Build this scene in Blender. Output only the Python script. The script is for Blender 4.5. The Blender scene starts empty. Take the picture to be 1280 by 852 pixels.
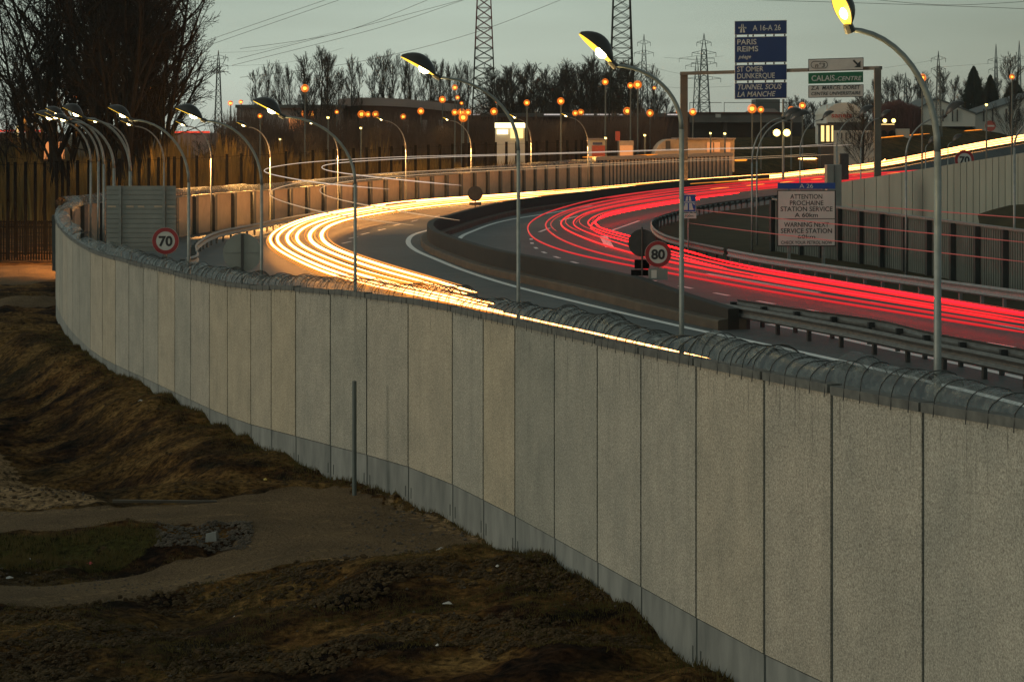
import bpy, math, random
from mathutils import Vector, noise, Matrix
R = random.Random(7)
F = 2560.0; CX = 640.0; HY = 165.0; CAMZ = 6.5
scene = bpy.context.scene
COL = scene.collection

# ------------------------------------------------------------------ helpers
def P(x, y, Y):                       # photograph position + real distance -> point in the place
    return Vector(((x-CX)*Y/F, Y, CAMZ-(y-HY)*Y/F))
def PZ(x, y, z=0.0):                  # photograph position on a level at height z
    Y = (CAMZ-z)*F/(y-HY)
    return Vector(((x-CX)*Y/F, Y, z))
def XY(x, Y, z=0.0):
    return Vector(((x-CX)*Y/F, Y, z))
def to_px(X, Y, z):
    return CX+F*X/Y, HY+F*(CAMZ-z)/Y
def sm(a, b, x):
    t = max(0.0, min(1.0, (x-a)/(b-a))); return t*t*(3-2*t)
def catmull(pts, n=8):
    pts = [Vector(p) for p in pts]; out = []
    for i in range(len(pts)-1):
        p0 = pts[max(i-1, 0)]; p1 = pts[i]; p2 = pts[i+1]; p3 = pts[min(i+2, len(pts)-1)]
        for k in range(n):
            t = k/n
            out.append(0.5*((2*p1)+(p2-p0)*t+(2*p0-5*p1+4*p2-p3)*t*t+(3*p1-p0-3*p2+p3)*t**3))
    out.append(pts[-1]); return out
def resample(pts, step=None, n=None):
    L = [0.0]
    for a, b in zip(pts, pts[1:]): L.append(L[-1]+(b-a).length)
    tot = L[-1]
    if n is None: n = max(2, int(round(tot/step))+1)
    out = []; j = 0
    for i in range(n):
        d = tot*i/(n-1)
        while j < len(L)-2 and L[j+1] < d: j += 1
        s = L[j+1]-L[j]
        out.append(pts[j].lerp(pts[j+1], 0 if s == 0 else (d-L[j])/s))
    return out
def smooth(pts, it=3):
    pts = [p.copy() for p in pts]
    for _ in range(it):
        q = [p.copy() for p in pts]
        for i in range(1, len(pts)-1): q[i] = pts[i]*0.5+(pts[i-1]+pts[i+1])*0.25
        pts = q
    return pts

class MB:
    def __init__(s): s.v = []; s.f = []; s.uv = None; s.sm = False
    def add(s, vs, fs):
        o = len(s.v); s.v.extend([tuple(a) for a in vs]); s.f.extend([tuple(i+o for i in f) for f in fs]); return s
    def hexa(s, p):                   # 8 points: bottom ring, top ring
        return s.add(p, [(3,2,1,0),(4,5,6,7),(0,1,5,4),(1,2,6,5),(2,3,7,6),(3,0,4,7)])
    def box(s, c, size, ux=Vector((1,0,0)), uy=None, uz=Vector((0,0,1))):
        c = Vector(c); uy = uy or uz.cross(ux)
        a, b, d = ux*size[0]/2, uy*size[1]/2, uz*size[2]/2
        return s.hexa([c-a-b-d, c+a-b-d, c+a+b-d, c-a+b-d, c-a-b+d, c+a-b+d, c+a+b+d, c-a+b+d])
    def beam(s, a, b, w, h=None):
        a = Vector(a); b = Vector(b); d = b-a; L = d.length
        if L < 1e-6: return s
        d.normalize(); up = Vector((0,0,1)) if abs(d.z) < .95 else Vector((0,1,0))
        x = d.cross(up).normalized(); z = x.cross(d)
        return s.box((a+b)/2, (w, L, h or w), x, d, z)
    def tube(s, pts, r, n=8, cap=True):
        pts = [Vector(p) for p in pts]; m = len(pts)
        rr = r if isinstance(r, (list, tuple)) else [r]*m
        o = len(s.v); vs = []; fs = []
        ref = None
        for i, p in enumerate(pts):
            d = (pts[min(i+1, m-1)]-pts[max(i-1, 0)])
            if d.length < 1e-9: d = Vector((0,0,1))
            d.normalize()
            if ref is None: ref = d.orthogonal().normalized()
            ref = (ref-d*ref.dot(d))
            if ref.length < 1e-6: ref = d.orthogonal()
            ref.normalize(); bi = d.cross(ref)
            for k in range(n):
                a = 2*math.pi*k/n
                vs.append(p+(ref*math.cos(a)+bi*math.sin(a))*rr[i])
        for i in range(m-1):
            for k in range(n):
                k2 = (k+1) % n
                fs.append((i*n+k, i*n+k2, (i+1)*n+k2, (i+1)*n+k))
        if cap and n > 2:
            fs.append(tuple(range(n-1, -1, -1))); fs.append(tuple((m-1)*n+k for k in range(n)))
        return s.add(vs, fs)
    def sweep(s, path, prof, closed=True, cap=True):   # prof: (side, up); side axis is to the right of travel
        path = [Vector(p) for p in path]; m = len(path); n = len(prof); vs = []; fs = []
        for i, p in enumerate(path):
            d = path[min(i+1, m-1)]-path[max(i-1, 0)]; d.z = 0; d.normalize()
            x = Vector((d.y, -d.x, 0))
            for a, b in prof: vs.append(p+x*a+Vector((0,0,b)))
        for i in range(m-1):
            for k in range(n if closed else n-1):
                k2 = (k+1) % n
                fs.append((i*n+k, i*n+k2, (i+1)*n+k2, (i+1)*n+k))
        if cap and closed:
            fs.append(tuple(range(n-1, -1, -1))); fs.append(tuple((m-1)*n+k for k in range(n)))
        return s.add(vs, fs)
    def disc(s, c, r, t, nrm=Vector((0,-1,0)), n=32, ri=0.0):
        c = Vector(c); nrm = nrm.normalized(); u = Vector((0,0,1)).cross(nrm).normalized(); w = nrm.cross(u)
        ring = lambda rad, off: [c+nrm*off+(u*math.cos(2*math.pi*k/n)+w*math.sin(2*math.pi*k/n))*rad for k in range(n)]
        if ri <= 0:
            vs = ring(r, 0)+ring(r, t); fs = [tuple(range(n-1,-1,-1)), tuple(range(n, 2*n))]
            fs += [(k, (k+1)%n, n+(k+1)%n, n+k) for k in range(n)]
        else:
            vs = ring(r,0)+ring(r,t)+ring(ri,t)+ring(ri,0); fs = []
            for q in range(4):
                for k in range(n):
                    k2 = (k+1)%n; a = q*n; b = ((q+1)%4)*n
                    fs.append((a+k, a+k2, b+k2, b+k))
        return s.add(vs, fs)
    def lathe(s, c, prof, n=16):
        c = Vector(c); vs = []; fs = []; m = len(prof)
        for r, z in prof:
            for k in range(n):
                a = 2*math.pi*k/n; vs.append(c+Vector((r*math.cos(a), r*math.sin(a), z)))
        for i in range(m-1):
            for k in range(n):
                fs.append((i*n+k, i*n+(k+1)%n, (i+1)*n+(k+1)%n, (i+1)*n+k))
        fs.append(tuple(range(n-1,-1,-1))); fs.append(tuple((m-1)*n+k for k in range(n)))
        return s.add(vs, fs)
    def ball(s, c, r, n=10, sq=1.0):
        m = 6; return s.lathe(c, [(max(1e-4, r*math.sin(math.pi*i/m)), -r*sq*math.cos(math.pi*i/m)) for i in range(m+1)], n)
    def quad(s, a, b, c, d): return s.add([a,b,c,d], [(0,1,2,3)])
    def build(s, name, mat, parent=None, origin=None, smooth=False):
        me = bpy.data.meshes.new(name)
        if origin is None:
            if parent is not None:
                r = parent
                while r.parent: r = r.parent
                origin = Vector(r.location)
            else: origin = Vector((0,0,0))
        ox, oy, oz = origin
        me.from_pydata([(x-ox, y-oy, z-oz) for x, y, z in s.v], [], s.f)
        if s.uv:
            ul = me.uv_layers.new(name='UVMap')
            for i, u in enumerate(s.uv): ul.data[i].uv = u
        me.materials.append(mat)
        if smooth:
            for p in me.polygons: p.use_smooth = True
        me.update()
        o = bpy.data.objects.new(name, me); COL.objects.link(o)
        if parent is not None: o.parent = parent
        else: o.location = origin
        return o

def tag(o, label=None, cat=None, group=None, kind=None):
    if label: o['label'] = label
    if cat: o['category'] = cat
    if group: o['group'] = group
    if kind: o['kind'] = kind
    return o
def thing(name, loc, label, cat, group=None):
    o = bpy.data.objects.new(name, None); COL.objects.link(o); o.location = loc
    o.empty_display_size = 0.2
    return tag(o, label, cat, group)
def copy_tree(o, parent=None):
    c = o.copy(); COL.objects.link(c)
    c.parent = parent
    for ch in list(o.children): copy_tree(ch, c)
    return c

# ------------------------------------------------------------------ materials
def new_mat(name):
    m = bpy.data.materials.new(name); m.use_nodes = True
    nt = m.node_tree; return m, nt, nt.nodes['Principled BSDF']
def ramp(nt, stops):
    r = nt.nodes.new('ShaderNodeValToRGB'); e = r.color_ramp.elements
    while len(e) < len(stops): e.new(0.5)
    for i, (p, c) in enumerate(stops):
        e[i].position = p; e[i].color = (c[0], c[1], c[2], 1)
    return r
def noise_n(nt, scale, detail=4, vec=None, rough=.55):
    n = nt.nodes.new('ShaderNodeTexNoise'); n.inputs['Scale'].default_value = scale
    n.inputs['Detail'].default_value = detail; n.inputs['Roughness'].default_value = rough
    if vec is not None: nt.links.new(vec, n.inputs['Vector'])
    return n
def objco(nt):
    t = nt.nodes.new('ShaderNodeTexCoord'); return t.outputs['Object']
def mapping(nt, vec, sc):
    m = nt.nodes.new('ShaderNodeMapping'); m.inputs['Scale'].default_value = sc
    nt.links.new(vec, m.inputs['Vector']); return m.outputs['Vector']
def mix(nt, fac, a, b, mode='MIX'):
    m = nt.nodes.new('ShaderNodeMix'); m.data_type = 'RGBA'; m.blend_type = mode
    for s, v in ((0, fac), (6, a), (7, b)):
        if hasattr(v, 'links') or isinstance(v, bpy.types.NodeSocket): nt.links.new(v, m.inputs[s])
        elif isinstance(v, tuple): m.inputs[s].default_value = (*v[:3], 1)
        else: m.inputs[s].default_value = v
    return m.outputs[2]
def bump(nt, bs, h, strength=.3, dist=.02):
    b = nt.nodes.new('ShaderNodeBump'); b.inputs['Strength'].default_value = strength
    b.inputs['Distance'].default_value = dist; nt.links.new(h, b.inputs['Height'])
    nt.links.new(b.outputs['Normal'], bs.inputs['Normal'])
def surf(name, c1, c2=None, rough=.6, metal=0.0, scale=3.0, bmp=0.0, stretch=(1,1,1), rand=0.0, spec=None):
    m, nt, bs = new_mat(name); c2 = c2 or tuple(x*.75 for x in c1)
    v = mapping(nt, objco(nt), stretch)
    n = noise_n(nt, scale, 5, v)
    r = ramp(nt, [(.3, c1), (.7, c2)]); nt.links.new(n.outputs['Fac'], r.inputs['Fac'])
    out = r.outputs['Color']
    if rand:
        oi = nt.nodes.new('ShaderNodeObjectInfo')
        r2 = ramp(nt, [(0, (1-rand,)*3), (1, (1+rand,)*3)]); nt.links.new(oi.outputs['Random'], r2.inputs['Fac'])
        out = mix(nt, 1.0, out, r2.outputs['Color'], 'MULTIPLY')
    nt.links.new(out, bs.inputs['Base Color'])
    bs.inputs['Roughness'].default_value = rough; bs.inputs['Metallic'].default_value = metal
    if spec is not None: bs.inputs['Specular IOR Level'].default_value = spec
    if bmp: bump(nt, bs, n.outputs['Fac'], bmp)
    return m
def emis(name, col, strength, sample=True, base=(.01,.01,.01)):
    m, nt, bs = new_mat(name)
    bs.inputs['Base Color'].default_value = (*base, 1)
    bs.inputs['Emission Color'].default_value = (*col, 1)
    bs.inputs['Emission Strength'].default_value = strength
    if not sample: m.cycles.emission_sampling = 'NONE'
    return m

def mat_panel():
    m, nt, bs = new_mat('exposed_aggregate_concrete')
    v = objco(nt)
    n1 = noise_n(nt, 34, 3, v, .7); n2 = noise_n(nt, 1.1, 4, v)
    vo = nt.nodes.new('ShaderNodeTexVoronoi'); vo.inputs['Scale'].default_value = 38
    nt.links.new(v, vo.inputs['Vector'])
    r = ramp(nt, [(.32, (.165,.150,.125)), (.5, (.30,.278,.235)), (.70, (.455,.43,.37))])
    nt.links.new(n1.outputs['Fac'], r.inputs['Fac'])
    rv = ramp(nt, [(0, (.62,.62,.62)), (.6, (1.12,1.12,1.12))]); nt.links.new(vo.outputs['Distance'], rv.inputs['Fac'])
    c = mix(nt, .75, r.outputs['Color'], rv.outputs['Color'], 'MULTIPLY')
    r2 = ramp(nt, [(.3, (.84,.85,.85)), (.7, (1.10,1.08,1.06))]); nt.links.new(n2.outputs['Fac'], r2.inputs['Fac'])
    c = mix(nt, 1.0, c, r2.outputs['Color'], 'MULTIPLY')
    oi = nt.nodes.new('ShaderNodeObjectInfo')
    r3 = ramp(nt, [(0, (.80,.84,.83)), (.3, (.98,1.0,.98)), (.7, (1.04,1.02,.97)), (1, (1.12,1.04,.88))]); nt.links.new(oi.outputs['Random'], r3.inputs['Fac'])
    c = mix(nt, 1.0, c, r3.outputs['Color'], 'MULTIPLY')
    # drip stains running down from the top edge (u metres along, v metres below the top)
    uv = nt.nodes.new('ShaderNodeUVMap'); uv.uv_map = 'UVMap'
    st = noise_n(nt, 1.0, 2, mapping(nt, uv.outputs['UV'], (17, .9, 1)))
    rs = ramp(nt, [(.60, (0,0,0)), (.68, (1,1,1))]); nt.links.new(st.outputs['Fac'], rs.inputs['Fac'])
    sp = nt.nodes.new('ShaderNodeSeparateXYZ'); nt.links.new(uv.outputs['UV'], sp.inputs[0])
    mr = nt.nodes.new('ShaderNodeMapRange'); mr.inputs['From Min'].default_value = 1.15; mr.inputs['From Max'].default_value = 0.15
    nt.links.new(sp.outputs['Y'], mr.inputs['Value'])
    mu = nt.nodes.new('ShaderNodeMath'); mu.operation = 'MULTIPLY'
    nt.links.new(rs.outputs['Color'], mu.inputs[0]); nt.links.new(mr.outputs[0], mu.inputs[1])
    mu2 = nt.nodes.new('ShaderNodeMath'); mu2.operation = 'MULTIPLY'; mu2.inputs[1].default_value = .6
    nt.links.new(mu.outputs[0], mu2.inputs[0])
    c = mix(nt, mu2.outputs[0], c, (.05,.045,.035))
    # long faint water marks
    wm = noise_n(nt, 1.0, 5, mapping(nt, uv.outputs['UV'], (3.2, .22, 1)), .65)
    rw_ = ramp(nt, [(.36, (.72,.72,.70)), (.5, (1,1,1)), (.68, (1.1,1.1,1.08))]); nt.links.new(wm.outputs['Fac'], rw_.inputs['Fac'])
    c = mix(nt, .28, c, rw_.outputs['Color'], 'MULTIPLY')
    nt.links.new(c, bs.inputs['Base Color']); bs.inputs['Roughness'].default_value = .9
    bump(nt, bs, n1.outputs['Fac'], .5, .015)
    return m
def mat_asphalt():
    m, nt, bs = new_mat('asphalt'); v = objco(nt)
    n = noise_n(nt, 9, 6, v); n2 = noise_n(nt, .12, 4, v)
    r = ramp(nt, [(.3, (.058,.065,.063)), (.7, (.092,.102,.098))]); nt.links.new(n.outputs['Fac'], r.inputs['Fac'])
    n3 = noise_n(nt, .9, 5, v, .65); r2 = ramp(nt, [(.35, (.70,.70,.70)), (.65, (1.2,1.2,1.2))]); nt.links.new(mix(nt, .5, n2.outputs['Fac'], n3.outputs['Fac']), r2.inputs['Fac'])
    nt.links.new(mix(nt, 1.0, r.outputs['Color'], r2.outputs['Color'], 'MULTIPLY'), bs.inputs['Base Color'])
    bs.inputs['Roughness'].default_value = .68; bs.inputs['Specular IOR Level'].default_value = .3
    bump(nt, bs, n.outputs['Fac'], .12, .01)
    return m
def mat_ground():
    m, nt, bs = new_mat('soil_and_track'); v = objco(nt)
    at = nt.nodes.new('ShaderNodeAttribute'); at.attribute_name = 'cover'
    sp = nt.nodes.new('ShaderNodeSeparateColor'); nt.links.new(at.outputs['Color'], sp.inputs[0])
    n1 = noise_n(nt, .55, 7, v, .62); n2 = noise_n(nt, 6, 6, v, .65); n3 = noise_n(nt, .16, 5, v); n4 = noise_n(nt, 28, 3, v)
    soil = ramp(nt, [(.38, (.008,.005,.004)), (.46, (.036,.018,.009)), (.54, (.10,.054,.018)), (.66, (.17,.105,.040))])
    nt.links.new(n1.outputs['Fac'], soil.inputs['Fac'])
    fine = ramp(nt, [(.36, (.22,.2,.18)), (.66, (1.8,1.7,1.5))]); nt.links.new(n2.outputs['Fac'], fine.inputs['Fac'])
    c = mix(nt, 1.0, soil.outputs['Color'], fine.outputs['Color'], 'MULTIPLY')
    big = ramp(nt, [(.42, (0,0,0)), (.6, (1,1,1))]); nt.links.new(n3.outputs['Fac'], big.inputs['Fac'])
    olive = mix(nt, 1.0, (.080,.062,.024), fine.outputs['Color'], 'MULTIPLY')
    bigf = nt.nodes.new('ShaderNodeMath'); bigf.operation = 'MULTIPLY'; bigf.inputs[1].default_value = .3
    nt.links.new(big.outputs['Color'], bigf.inputs[0])
    c = mix(nt, bigf.outputs[0], c, olive)
    def masked(ch, lo=.42, hi=.58, wob=.35):
        a = nt.nodes.new('ShaderNodeMath'); a.operation = 'MULTIPLY_ADD'; a.inputs[1].default_value = wob
        nt.links.new(n2.outputs['Fac'], a.inputs[0])
        s = nt.nodes.new('ShaderNodeMath'); s.operation = 'ADD'; nt.links.new(sp.outputs[ch], a.inputs[2])
        nt.links.new(a.outputs[0], s.inputs[0]); s.inputs[1].default_value = -wob/2
        r = nt.nodes.new('ShaderNodeMapRange'); r.inputs['From Min'].default_value = lo; r.inputs['From Max'].default_value = hi
        nt.links.new(s.outputs[0], r.inputs['Value']); return r.outputs[0]
    tr = ramp(nt, [(.32, (.10,.070,.042)), (.68, (.21,.15,.092))]); nt.links.new(n4.outputs['Fac'], tr.inputs['Fac'])
    tr2 = ramp(nt, [(.3, (.7,.7,.7)), (.7, (1.15,1.12,1.05))]); nt.links.new(n1.outputs['Fac'], tr2.inputs['Fac'])
    tcol = mix(nt, 1.0, tr.outputs['Color'], tr2.outputs['Color'], 'MULTIPLY')
    c = mix(nt, masked('Red'), c, tcol)
    sand = mix(nt, 1.0, (.22,.155,.092), fine.outputs['Color'], 'MULTIPLY')
    c = mix(nt, masked('Blue'), c, sand)
    gr = mix(nt, 1.0, (.040,.040,.012), fine.outputs['Color'], 'MULTIPLY')
    c = mix(nt, masked('Green', .4, .7, .6), c, gr)
    nt.links.new(c, bs.inputs['Base Color']); bs.inputs['Roughness'].default_value = .95
    bs.inputs['Specular IOR Level'].default_value = .04
    bump(nt, bs, n2.outputs['Fac'], 1.0, .2)
    return m
def mat_hood():
    m, nt, bs = new_mat('cracked_smoky_polycarbonate'); v = objco(nt)
    n = noise_n(nt, 5, 6, v, .7)
    r = ramp(nt, [(.35, (.03,.038,.038)), (.7, (.10,.115,.108))]); nt.links.new(n.outputs['Fac'], r.inputs['Fac'])
    nt.links.new(r.outputs['Color'], bs.inputs['Base Color']); bs.inputs['Roughness'].default_value = .35
    ra = ramp(nt, [(.38, (.16,)*3), (.62, (.66,)*3)]); nt.links.new(n.outputs['Fac'], ra.inputs['Fac'])
    nt.links.new(ra.outputs['Color'], bs.inputs['Alpha'])
    bump(nt, bs, n.outputs['Fac'], .3, .03)
    return m

def halo_shell_mat():                      # see-through amber shell added round the bulb to imitate its halo
    m, nt, bs = new_mat('amber_halo_shell'); bs.inputs['Base Color'].default_value = (.3,.12,.02,1)
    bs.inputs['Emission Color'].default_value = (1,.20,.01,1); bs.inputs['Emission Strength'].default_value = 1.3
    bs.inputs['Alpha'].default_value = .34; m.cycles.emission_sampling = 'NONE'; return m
M = dict(
 panel=mat_panel(), asphalt=mat_asphalt(), ground=mat_ground(), hood=mat_hood(),
 base=surf('smooth_blue_grey_concrete', (.22,.225,.205), (.115,.122,.113), .8, scale=1.6, stretch=(1.5,1.5,.5), rand=.08),
 coping=surf('weathered_dark_coping', (.12,.12,.105), (.055,.055,.05), .6, scale=5),
 joint=surf('dark_joint', (.035,.045,.04), (.02,.025,.022), .7),
 wire=surf('rusty_dark_wire', (.03,.03,.028), (.02,.02,.018), .5),
 white=surf('white_road_paint', (.80,.80,.76), (.60,.60,.56), .6, scale=4),
 galv=surf('galvanised_steel', (.24,.26,.245), (.17,.185,.175), .5, .35, scale=6),
 galvd=surf('dull_galvanised_steel', (.2,.215,.2), (.13,.14,.13), .5, .4, scale=6),
 dark=surf('dark_grey_metal', (.05,.05,.048), (.03,.03,.028), .5, .3),
 head=surf('lamp_head_housing', (.045,.04,.035), (.03,.028,.024), .4, .3),
 black=surf('black_fence_steel', (.012,.012,.012), (.007,.007,.007), .7, spec=0.0),
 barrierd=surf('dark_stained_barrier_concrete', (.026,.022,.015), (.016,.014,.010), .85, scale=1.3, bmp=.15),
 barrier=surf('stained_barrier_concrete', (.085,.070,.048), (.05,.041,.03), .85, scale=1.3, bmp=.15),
 rail=surf('weathered_guardrail_steel', (.16,.155,.14), (.09,.088,.08), .5, .5, scale=4, stretch=(1,1,3)),
 verge=surf('dark_verge_soil', (.028,.024,.015), (.055,.045,.022), .95, scale=.7, bmp=.4, spec=.1),
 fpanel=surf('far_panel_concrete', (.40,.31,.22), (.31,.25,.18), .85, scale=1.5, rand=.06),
 fpost=surf('far_wall_post', (.055,.065,.065), (.035,.042,.042), .6),
 rwall=surf('ribbed_wall_panel', (.25,.262,.21), (.20,.21,.168), .8, scale=.8, stretch=(1,1,.3), rand=.08),
 nwall=surf('dark_green_noise_panel', (.12,.135,.115), (.085,.095,.08), .8, scale=1.2, rand=.08),
 npost=surf('dark_noise_wall_post', (.025,.032,.03), (.018,.022,.02), .6),
 bark=surf('bare_bark', (.018,.015,.012), (.011,.0095,.008), .9, scale=2, spec=.03),
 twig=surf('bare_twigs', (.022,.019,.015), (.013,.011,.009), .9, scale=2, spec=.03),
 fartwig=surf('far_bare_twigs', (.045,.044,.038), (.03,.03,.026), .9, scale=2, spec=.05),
 reed=surf('dry_brown_undergrowth', (.20,.15,.055), (.06,.046,.02), .9, scale=.12, spec=.05),
 redbush=surf('reddish_bare_shrub', (.10,.035,.028), (.06,.025,.02), .9, scale=.5),
 conifer=surf('dark_conifer', (.016,.026,.016), (.010,.016,.010), .9, scale=.6, spec=.05),
 blue=surf('blue_sign_face', (.004,.026,.115), (.003,.022,.10), .45, scale=.6),
 blue2=surf('brighter_blue_sign_face', (.008,.055,.26), (.008,.05,.22), .45, scale=.6),
 green=surf('green_sign_face', (.003,.115,.045), (.003,.10,.04), .45, scale=.6),
 signw=surf('white_sign_face', (.52,.50,.45), (.44,.42,.38), .5, scale=1.2),
 signw2=surf('shaded_white_sign_face', (.42,.44,.40), (.36,.37,.34), .5, scale=1.2),  # white lowered to grey, with the shading of the sign faces in it
 letw=surf('white_lettering', (.50,.52,.48), (.44,.46,.42), .5),
 letb=surf('black_lettering', (.012,.012,.012), (.01,.01,.01), .5),
 redp=surf('red_sign_paint', (.24,.012,.015), (.20,.010,.012), .45),
 signback=surf('grey_sign_back', (.20,.215,.195), (.155,.165,.15), .5, .3, scale=1.5),
 brown=surf('brown_cladding', (.075,.045,.035), (.05,.03,.024), .85, scale=.2, spec=.1),
 pale=surf('pale_cladding', (.22,.19,.18), (.16,.14,.13), .8, scale=.2),
 cream=surf('pale_gable_cladding', (.5,.5,.44), (.40,.40,.35), .8, scale=.12, stretch=(1,1,.3)),
 roof=surf('grey_roof', (.07,.08,.075), (.05,.058,.055), .7, scale=.2),
 deck=surf('bridge_concrete', (.15,.14,.125), (.10,.095,.085), .85, scale=.2),
 mast=surf('dark_lattice_steel', (.020,.026,.022), (.014,.018,.015), .6, spec=.1),
 mastr=surf('red_lattice_steel', (.12,.025,.025), (.08,.02,.02), .6),
 pylon=surf('haze_blue_lattice_steel', (.075,.10,.10), (.055,.075,.075), .6),  # bluish fade of distant haze put into the steel colour
 cable=surf('cable', (.05,.055,.05), (.04,.044,.04), .6),
 grass=surf('rough_grass', (.060,.052,.016), (.10,.070,.026), .9, scale=.8, spec=.05),
 gantry=surf('weathered_gantry_steel', (.11,.105,.085), (.08,.076,.062), .6, .2, scale=.6),
 scrub=surf('bare_brown_scrub', (.11,.072,.052), (.06,.042,.032), .9, scale=.1, spec=.05),
 clod=surf('dark_soil_clod', (.035,.022,.012), (.075,.05,.024), .95, scale=.9, spec=.1),
 stone=surf('rubble_stone', (.095,.075,.052), (.045,.034,.024), .9, scale=3),
 litter=surf('pale_litter', (.45,.43,.40), (.35,.33,.3), .6),
 litter_r=surf('red_litter', (.45,.03,.03), (.35,.03,.03), .5),
 litter_y=surf('yellow_litter', (.42,.30,.04), (.3,.22,.03), .5),
 pipe=surf('grey_green_pipe', (.09,.11,.10), (.06,.075,.07), .6, scale=3),
 reda=surf('red_painted_kiosk', (.42,.06,.04), (.3,.05,.03), .6),
 # things that give off light
 head_core=emis('headlight_light', (1.0,.40,.115), 13.0),
 head_mid=emis('headlight_light_warm', (1.0,.27,.012), 1.4),
 head_dim=emis('headlight_light_amber', (1.0,.33,.03), .8),
 truck=emis('truck_marker_light', (1.0,.72,.42), .5, False),
 truck2=emis('truck_marker_light_pale', (1.0,.85,.68), .6, False),
 tail=emis('tail_light', (1.0,.010,.020), .66),
 tail2=emis('tail_light_bright', (1.0,.010,.016), 1.1),
 tail3=emis('tail_light_soft', (.8,.03,.03), .45),
 tail4=emis('tail_light_marker', (.5,.09,.07), .42, False),
 tail5=emis('tail_light_strong', (1.0,.0012,.004), 13.0),
 indic=emis('indicator_light', (1.0,.33,.03), 1.9, False),
 sodium=emis('sodium_lamp', (1.0,.36,.02), 2.5, False),
 sodcore=emis('sodium_lamp_core', (1.0,.42,.05), 4.5, False), shell=halo_shell_mat(),
 lampy=emis('lamp_reflector_light', (1.0,.58,.04), 2.0),
 lampc=emis('lamp_bulb_light', (1.0,.82,.4), 14.0),
 win=emis('lit_window', (1.0,.70,.25), 1.6, False),
 winw=emis('lit_panel_pale', (1.0,.86,.5), 2.2, False),
 wino=emis('lit_orange_hall', (1.0,.34,.10), .75, False),  # also stands in for orange lamplight on the warehouse wall
 neonr=emis('red_light_strip', (1.0,.07,.03), .9, False),
 strip=emis('white_light_strip', (1.0,.9,.85), .6, False),
 farw=emis('far_white_light', (1.0,.72,.2), 5.0, False),
)

# ------------------------------------------------------------------ text
def text_mb(mb, s, size, origin, ux, uz, depth=.004, align='LEFT', squash=1.0, shear=0.0, width=None, bold=.0):
    cu = bpy.data.curves.new('t', 'FONT'); cu.body = s; cu.size = size; cu.extrude = depth; cu.shear = shear
    cu.align_x = align; cu.offset = bold*size; cu.resolution_u = 3
    ob = bpy.data.objects.new('t', cu); COL.objects.link(ob)
    bpy.context.view_layer.update()
    dg = bpy.context.evaluated_depsgraph_get()
    me = bpy.data.meshes.new_from_object(ob.evaluated_get(dg))
    xs = [v.co.x for v in me.vertices] or [0]
    k = squash
    if width: k = width/max(1e-6, max(xs)-min(xs))
    nrm = ux.cross(uz)
    mb.add([Vector(origin)+ux*(v.co.x*k)+uz*v.co.y+nrm*v.co.z for v in me.vertices], [tuple(p.vertices) for p in me.polygons])
    bpy.data.objects.remove(ob); bpy.data.curves.remove(cu); bpy.data.meshes.remove(me)

# ================================================================== PATHS
wall_ctrl = [(1330,538,22.6),(1168,511,25.6),(965,472,29.6),(814,441,34.7),(703,417,39.8),(611,396,44.7),(517,377,49.6),(375,362,56),(291,357,62.5),
             (201,337,71.5),(131,319,80),(101,305,86.5),(84,292,92),(75,281,97),(71.5,271,101),(75,264,104.5),(84,258.5,107.5),(99,256,110.5),(126,253,114),(170,250,119),
             (219,247,126),(264,243,134),(316,239,143),(360,236,151),(460,226.5,172),(535,220.5,188),(615,213.5,207),(702,206.5,232),(760,203,248)]
wall_path = resample(catmull([P(*c) for c in wall_ctrl], 10), step=.25)
# --- headlight bundle (outer and inner limit)
def YZ(lst, z): return [PZ(x, y, z) for x, y in lst]
yo = YZ([(1010,478),(960,466),(800,430),(700,408),(620,390),(540,373),(480,361),(420,347),(395,337),(370,325),(345,312),(335,300),(341,290),(357,282),(382,272.5),(420,264.5),(470,256.5),(520,250.5),(587,246),(640,242.5),(740,235),(850,225.5),(960,218),(1000,214.5)], .65)
yo += [P(1100,202.5,340), P(1200,183,395), P(1280,168.5,440), P(1420,146,520)]
yi = YZ([(1010,452),(960,442),(800,411),(700,390),(602,366),(532,347),(482,332),(445,320),(412,306),(405,295),(407,287),(420,280),(445,273),(495,264.5),(545,258),(587,254),(640,250),(740,241),(850,231),(960,223.5),(1000,219)], .65)
yi += [P(1100,208.5,330), P(1200,190,382), P(1280,176,425), P(1420,153,500)]
def prep(l, n=260): return resample(smooth(resample(catmull(l, 8), n=n), 12), n=n)
YO, YI = prep(yo), prep(yi)
ro = YZ([(1330,423),(1280,415),(1167,397),(960,364),(840,342),(790,332),(727,320),(690,309),(665,297),(659,284),(665,276),(680,267.5),(702,260),(752,248),(840,236),(960,226.5),(1050,219)], .85)
ro += [P(1160,212,300), P(1300,200,350)]
ri = YZ([(1330,400),(1280,392),(1167,373),(1050,353),(960,338),(900,325),(852,312),(800,298),(760,288),(744,281),(745,275),(757,268),(782,262),(827,254),(890,245),(960,237),(1050,228)], .85)
ri += [P(1160,219,270), P(1300,208,310)]
RO, RI = prep(ro, 220), prep(ri, 220)
def lerp_path(A, B, t, z=None, wob=0.0, seed=0, a=0.0, b=1.0):
    n = len(A); out = []
    for i in range(int(a*(n-1)), int(b*(n-1))+1):
        tt = t+wob*(noise.noise(Vector((i*.02, seed*3.1, 0))))
        p = A[i].lerp(B[i], tt)
        if z is not None: p.z += z
        out.append(p)
    return out

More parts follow.
